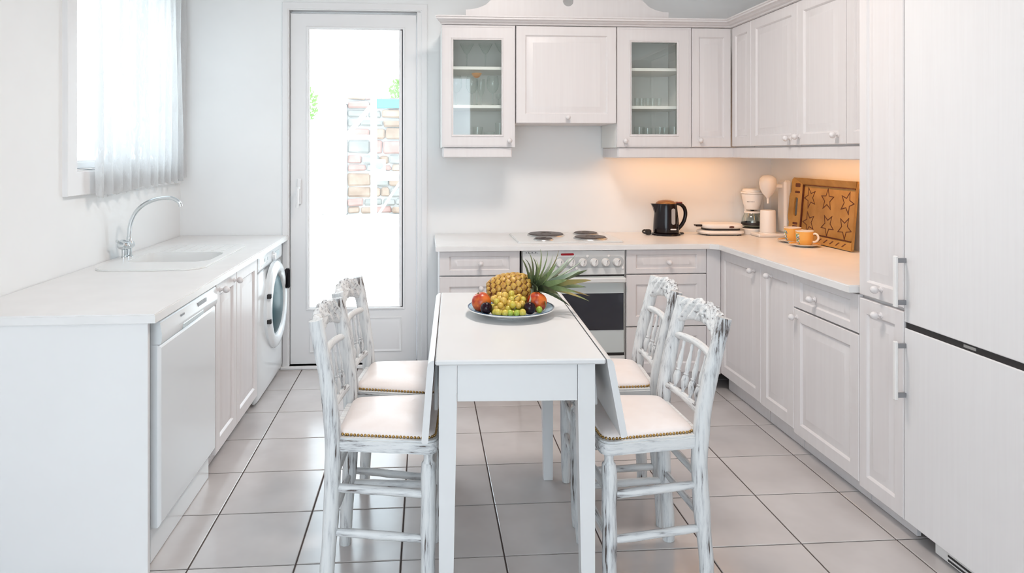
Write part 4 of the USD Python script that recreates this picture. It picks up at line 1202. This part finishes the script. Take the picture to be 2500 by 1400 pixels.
tumbler('tumbler', 'straight clear tumbler at the left of the bottom shelf, left glass cabinet', (1.052, 1.83, Z1), .025, .029, .105)
tumbler('tumbler', 'low clear tumbler in the middle of the bottom shelf, left glass cabinet', (1.120, 1.83, Z1), .028, .032, .075)
tumbler('tumbler', 'tall clear tumbler at the right of the bottom shelf, left glass cabinet', (1.184, 1.83, Z1), .024, .028, .130)
for k, nm in enumerate(('first', 'second', 'third', 'fourth', 'fifth')):
    tumbler('shot_glass', f'small shot glass, {nm} from the left, middle shelf of the right glass cabinet', (2.008 + .034 * k, 1.84 + .012 * (k % 2), Z2), .0125, .0150, .052, 'shot glasses on the middle shelf')
for k, (nm, x, h) in enumerate((('first', 2.020, .108), ('second', 2.086, .104), ('third', 2.146, .106), ('fourth', 2.190, .106), ('fifth', 2.234, .110))):
    tumbler('tumbler', f'straight tumbler, {nm} from the left, bottom shelf of the right glass cabinet', (x, 1.83 + .05 * (k % 2), Z1), .026, .030, h, 'tumblers on the bottom shelf of the right glass cabinet')

# ================================================================== OUTSIDE THE GARDEN DOOR
g = bx(-40, YB + .2, -.25, 40, 60, -.02)
struct('ground', cat(g, bx(-40, -40, -.25, 40, YF - .2, -.02), bx(-40, YF - .2, -.25, XL - .2, YB + .2, -.02), bx(XR + .2, YF - .2, -.25, 40, YB + .2, -.02)), groundM)

t = thing('garden_wall', 'sunlit rubble stone wall at the back of the terrace, seen through the garden door', 'wall')
obj('mortar_core', bx(-.95, 13.06, -.02, 1.7, 13.45, 2.50), mortarM, t, False)
z = -.02; R5 = np.random.default_rng(3)
while z < 2.48:
    h = float(R5.uniform(.16, .34)); h = min(h, 2.54 - z)
    x = -.95
    while x < 1.65:
        wdt = float(R5.uniform(.20, .52))
        x2 = min(x + wdt, 1.70)
        y0 = 13.0 + float(R5.uniform(-.03, .03))
        b = bx(x + .012, y0, z + .012 + float(R5.uniform(0, .02)), x2 - .012, 13.12, z + h - .008 - float(R5.uniform(0, .03)), .03)
        v = np.asarray(b.vertices).copy(); v += R5.uniform(-.014, .014, v.shape) * [1, 0, 1]
        obj('stone', tm(v, b.faces), stoneMs[int(R5.integers(3))], t, False)
        x = x2
    z += h
t = thing('gate_pillar', 'broad white rendered pillar standing left of the stone wall outside', 'pillar')
obj('shaft', bx(-1.46, 12.95, -.018, -.955, 13.40, 2.36, .02), renderM, t, False)
obj('cap', bx(-1.50, 12.91, 2.361, -.92, 13.44, 2.44, .02), renderM, t, False)
t = thing('garden_wall', 'low white rendered wall running on left of the white pillar outside', 'wall')
obj('wall_body', bx(-6.0, 13.05, -.018, -1.47, 13.35, 1.75, .01), renderM, t, False)
obj('coping', bx(-6.0, 13.0, 1.751, -1.47, 13.40, 1.81, .01), renderM, t, False)
t = thing('awning_rail', 'bright blue painted beam on posts in front of the stone wall outside', 'beam')
obj('beam', bx(-.33, 11.9, 2.22, 1.5, 12.05, 2.40, .01), blueM, t, False)
obj('post', bx(-.36, 11.88, -.018, -.24, 12.07, 2.50, .01), renderM, t, False)
obj('post', bx(1.35, 11.88, -.018, 1.47, 12.07, 2.22, .01), renderM, t, False)
obj('brace', tube([(-.85, 11.97, 1.65), (-.36, 11.97, 2.25)], .05, 8), renderM, t)
obj('brace_arm', bx(-.90, 11.92, 1.58, -.36, 12.02, 1.68, .01), renderM, t, False)
t = thing('garden_table', 'grey wooden terrace table with slanting crossed legs, outside the door', 'table', (.36, 9.4, -.018), 0)
for k in range(4):
    obj('top_plank', bx(-.52, -.38 + .19 * k, .985, .75, -.20 + .19 * k, 1.02, .004), greyWood, t, False)
for y in (-.30, .28):
    obj('crossed_leg', tube([(-.60, y, .004), (.05, y, .984)], .035, 8, sq=.6), greyWood, t)
    obj('crossed_leg', tube([(.65, y + .08, .004), (-.05, y + .08, .984)], .035, 8, sq=.6), greyWood, t)
obj('under_rail', bx(-.40, -.25, .88, .62, -.18, .984, .004), greyWood, t, False)
t = thing('loudspeaker', 'small white box with a round dark front on the terrace table outside', 'loudspeaker', (.30, 9.4, 1.0025), 0)
obj('case', bx(-.41, -.10, 0, -.22, .08, .20, .01), renderM, t, False)
obj('round_grille', mv(rot(lathe([(.062, 0), (.062, .006), (.045, .010)], 24), (1, 0, 0), 90), (-.315, -.10, .105)), plain('speaker_grille', (.25, .27, .28), .5), t)


def tree(label, c, h, r, n, seed):
    t = thing('tree', label, 'tree', c)
    R = np.random.default_rng(seed)
    V, F = [], []
    for k in range(n):
        d = R.normal(size=3); d /= np.linalg.norm(d)
        p = d * r * R.uniform(.35, 1) ** .5 * np.array([1, 1, .8]) + [0, 0, h]
        a = R.normal(size=3); a /= np.linalg.norm(a); b = np.cross(a, R.normal(size=3)); b /= np.linalg.norm(b)
        s = R.uniform(.05, .10); o = len(V)
        V += [p - a * s, p + b * s * .45, p + a * s, p - b * s * .45]; F += [[o, o + 1, o + 2], [o, o + 2, o + 3]]
    obj('foliage', tm(V, F), leafM, t, False, kind='stuff')
    obj('trunk', branch((0, 0, 0), (.1, 0, h), .09, seed=seed, n=10), barkM, t, 60)


tree('pale leafy tree rising behind the low white wall outside', (-3.05, 15.5, -.02), 2.5, 1.1, 1500, 4)
tree('pale leafy tree rising above the stone wall outside', (.75, 15.5, -.02), 2.75, .95, 1300, 9)
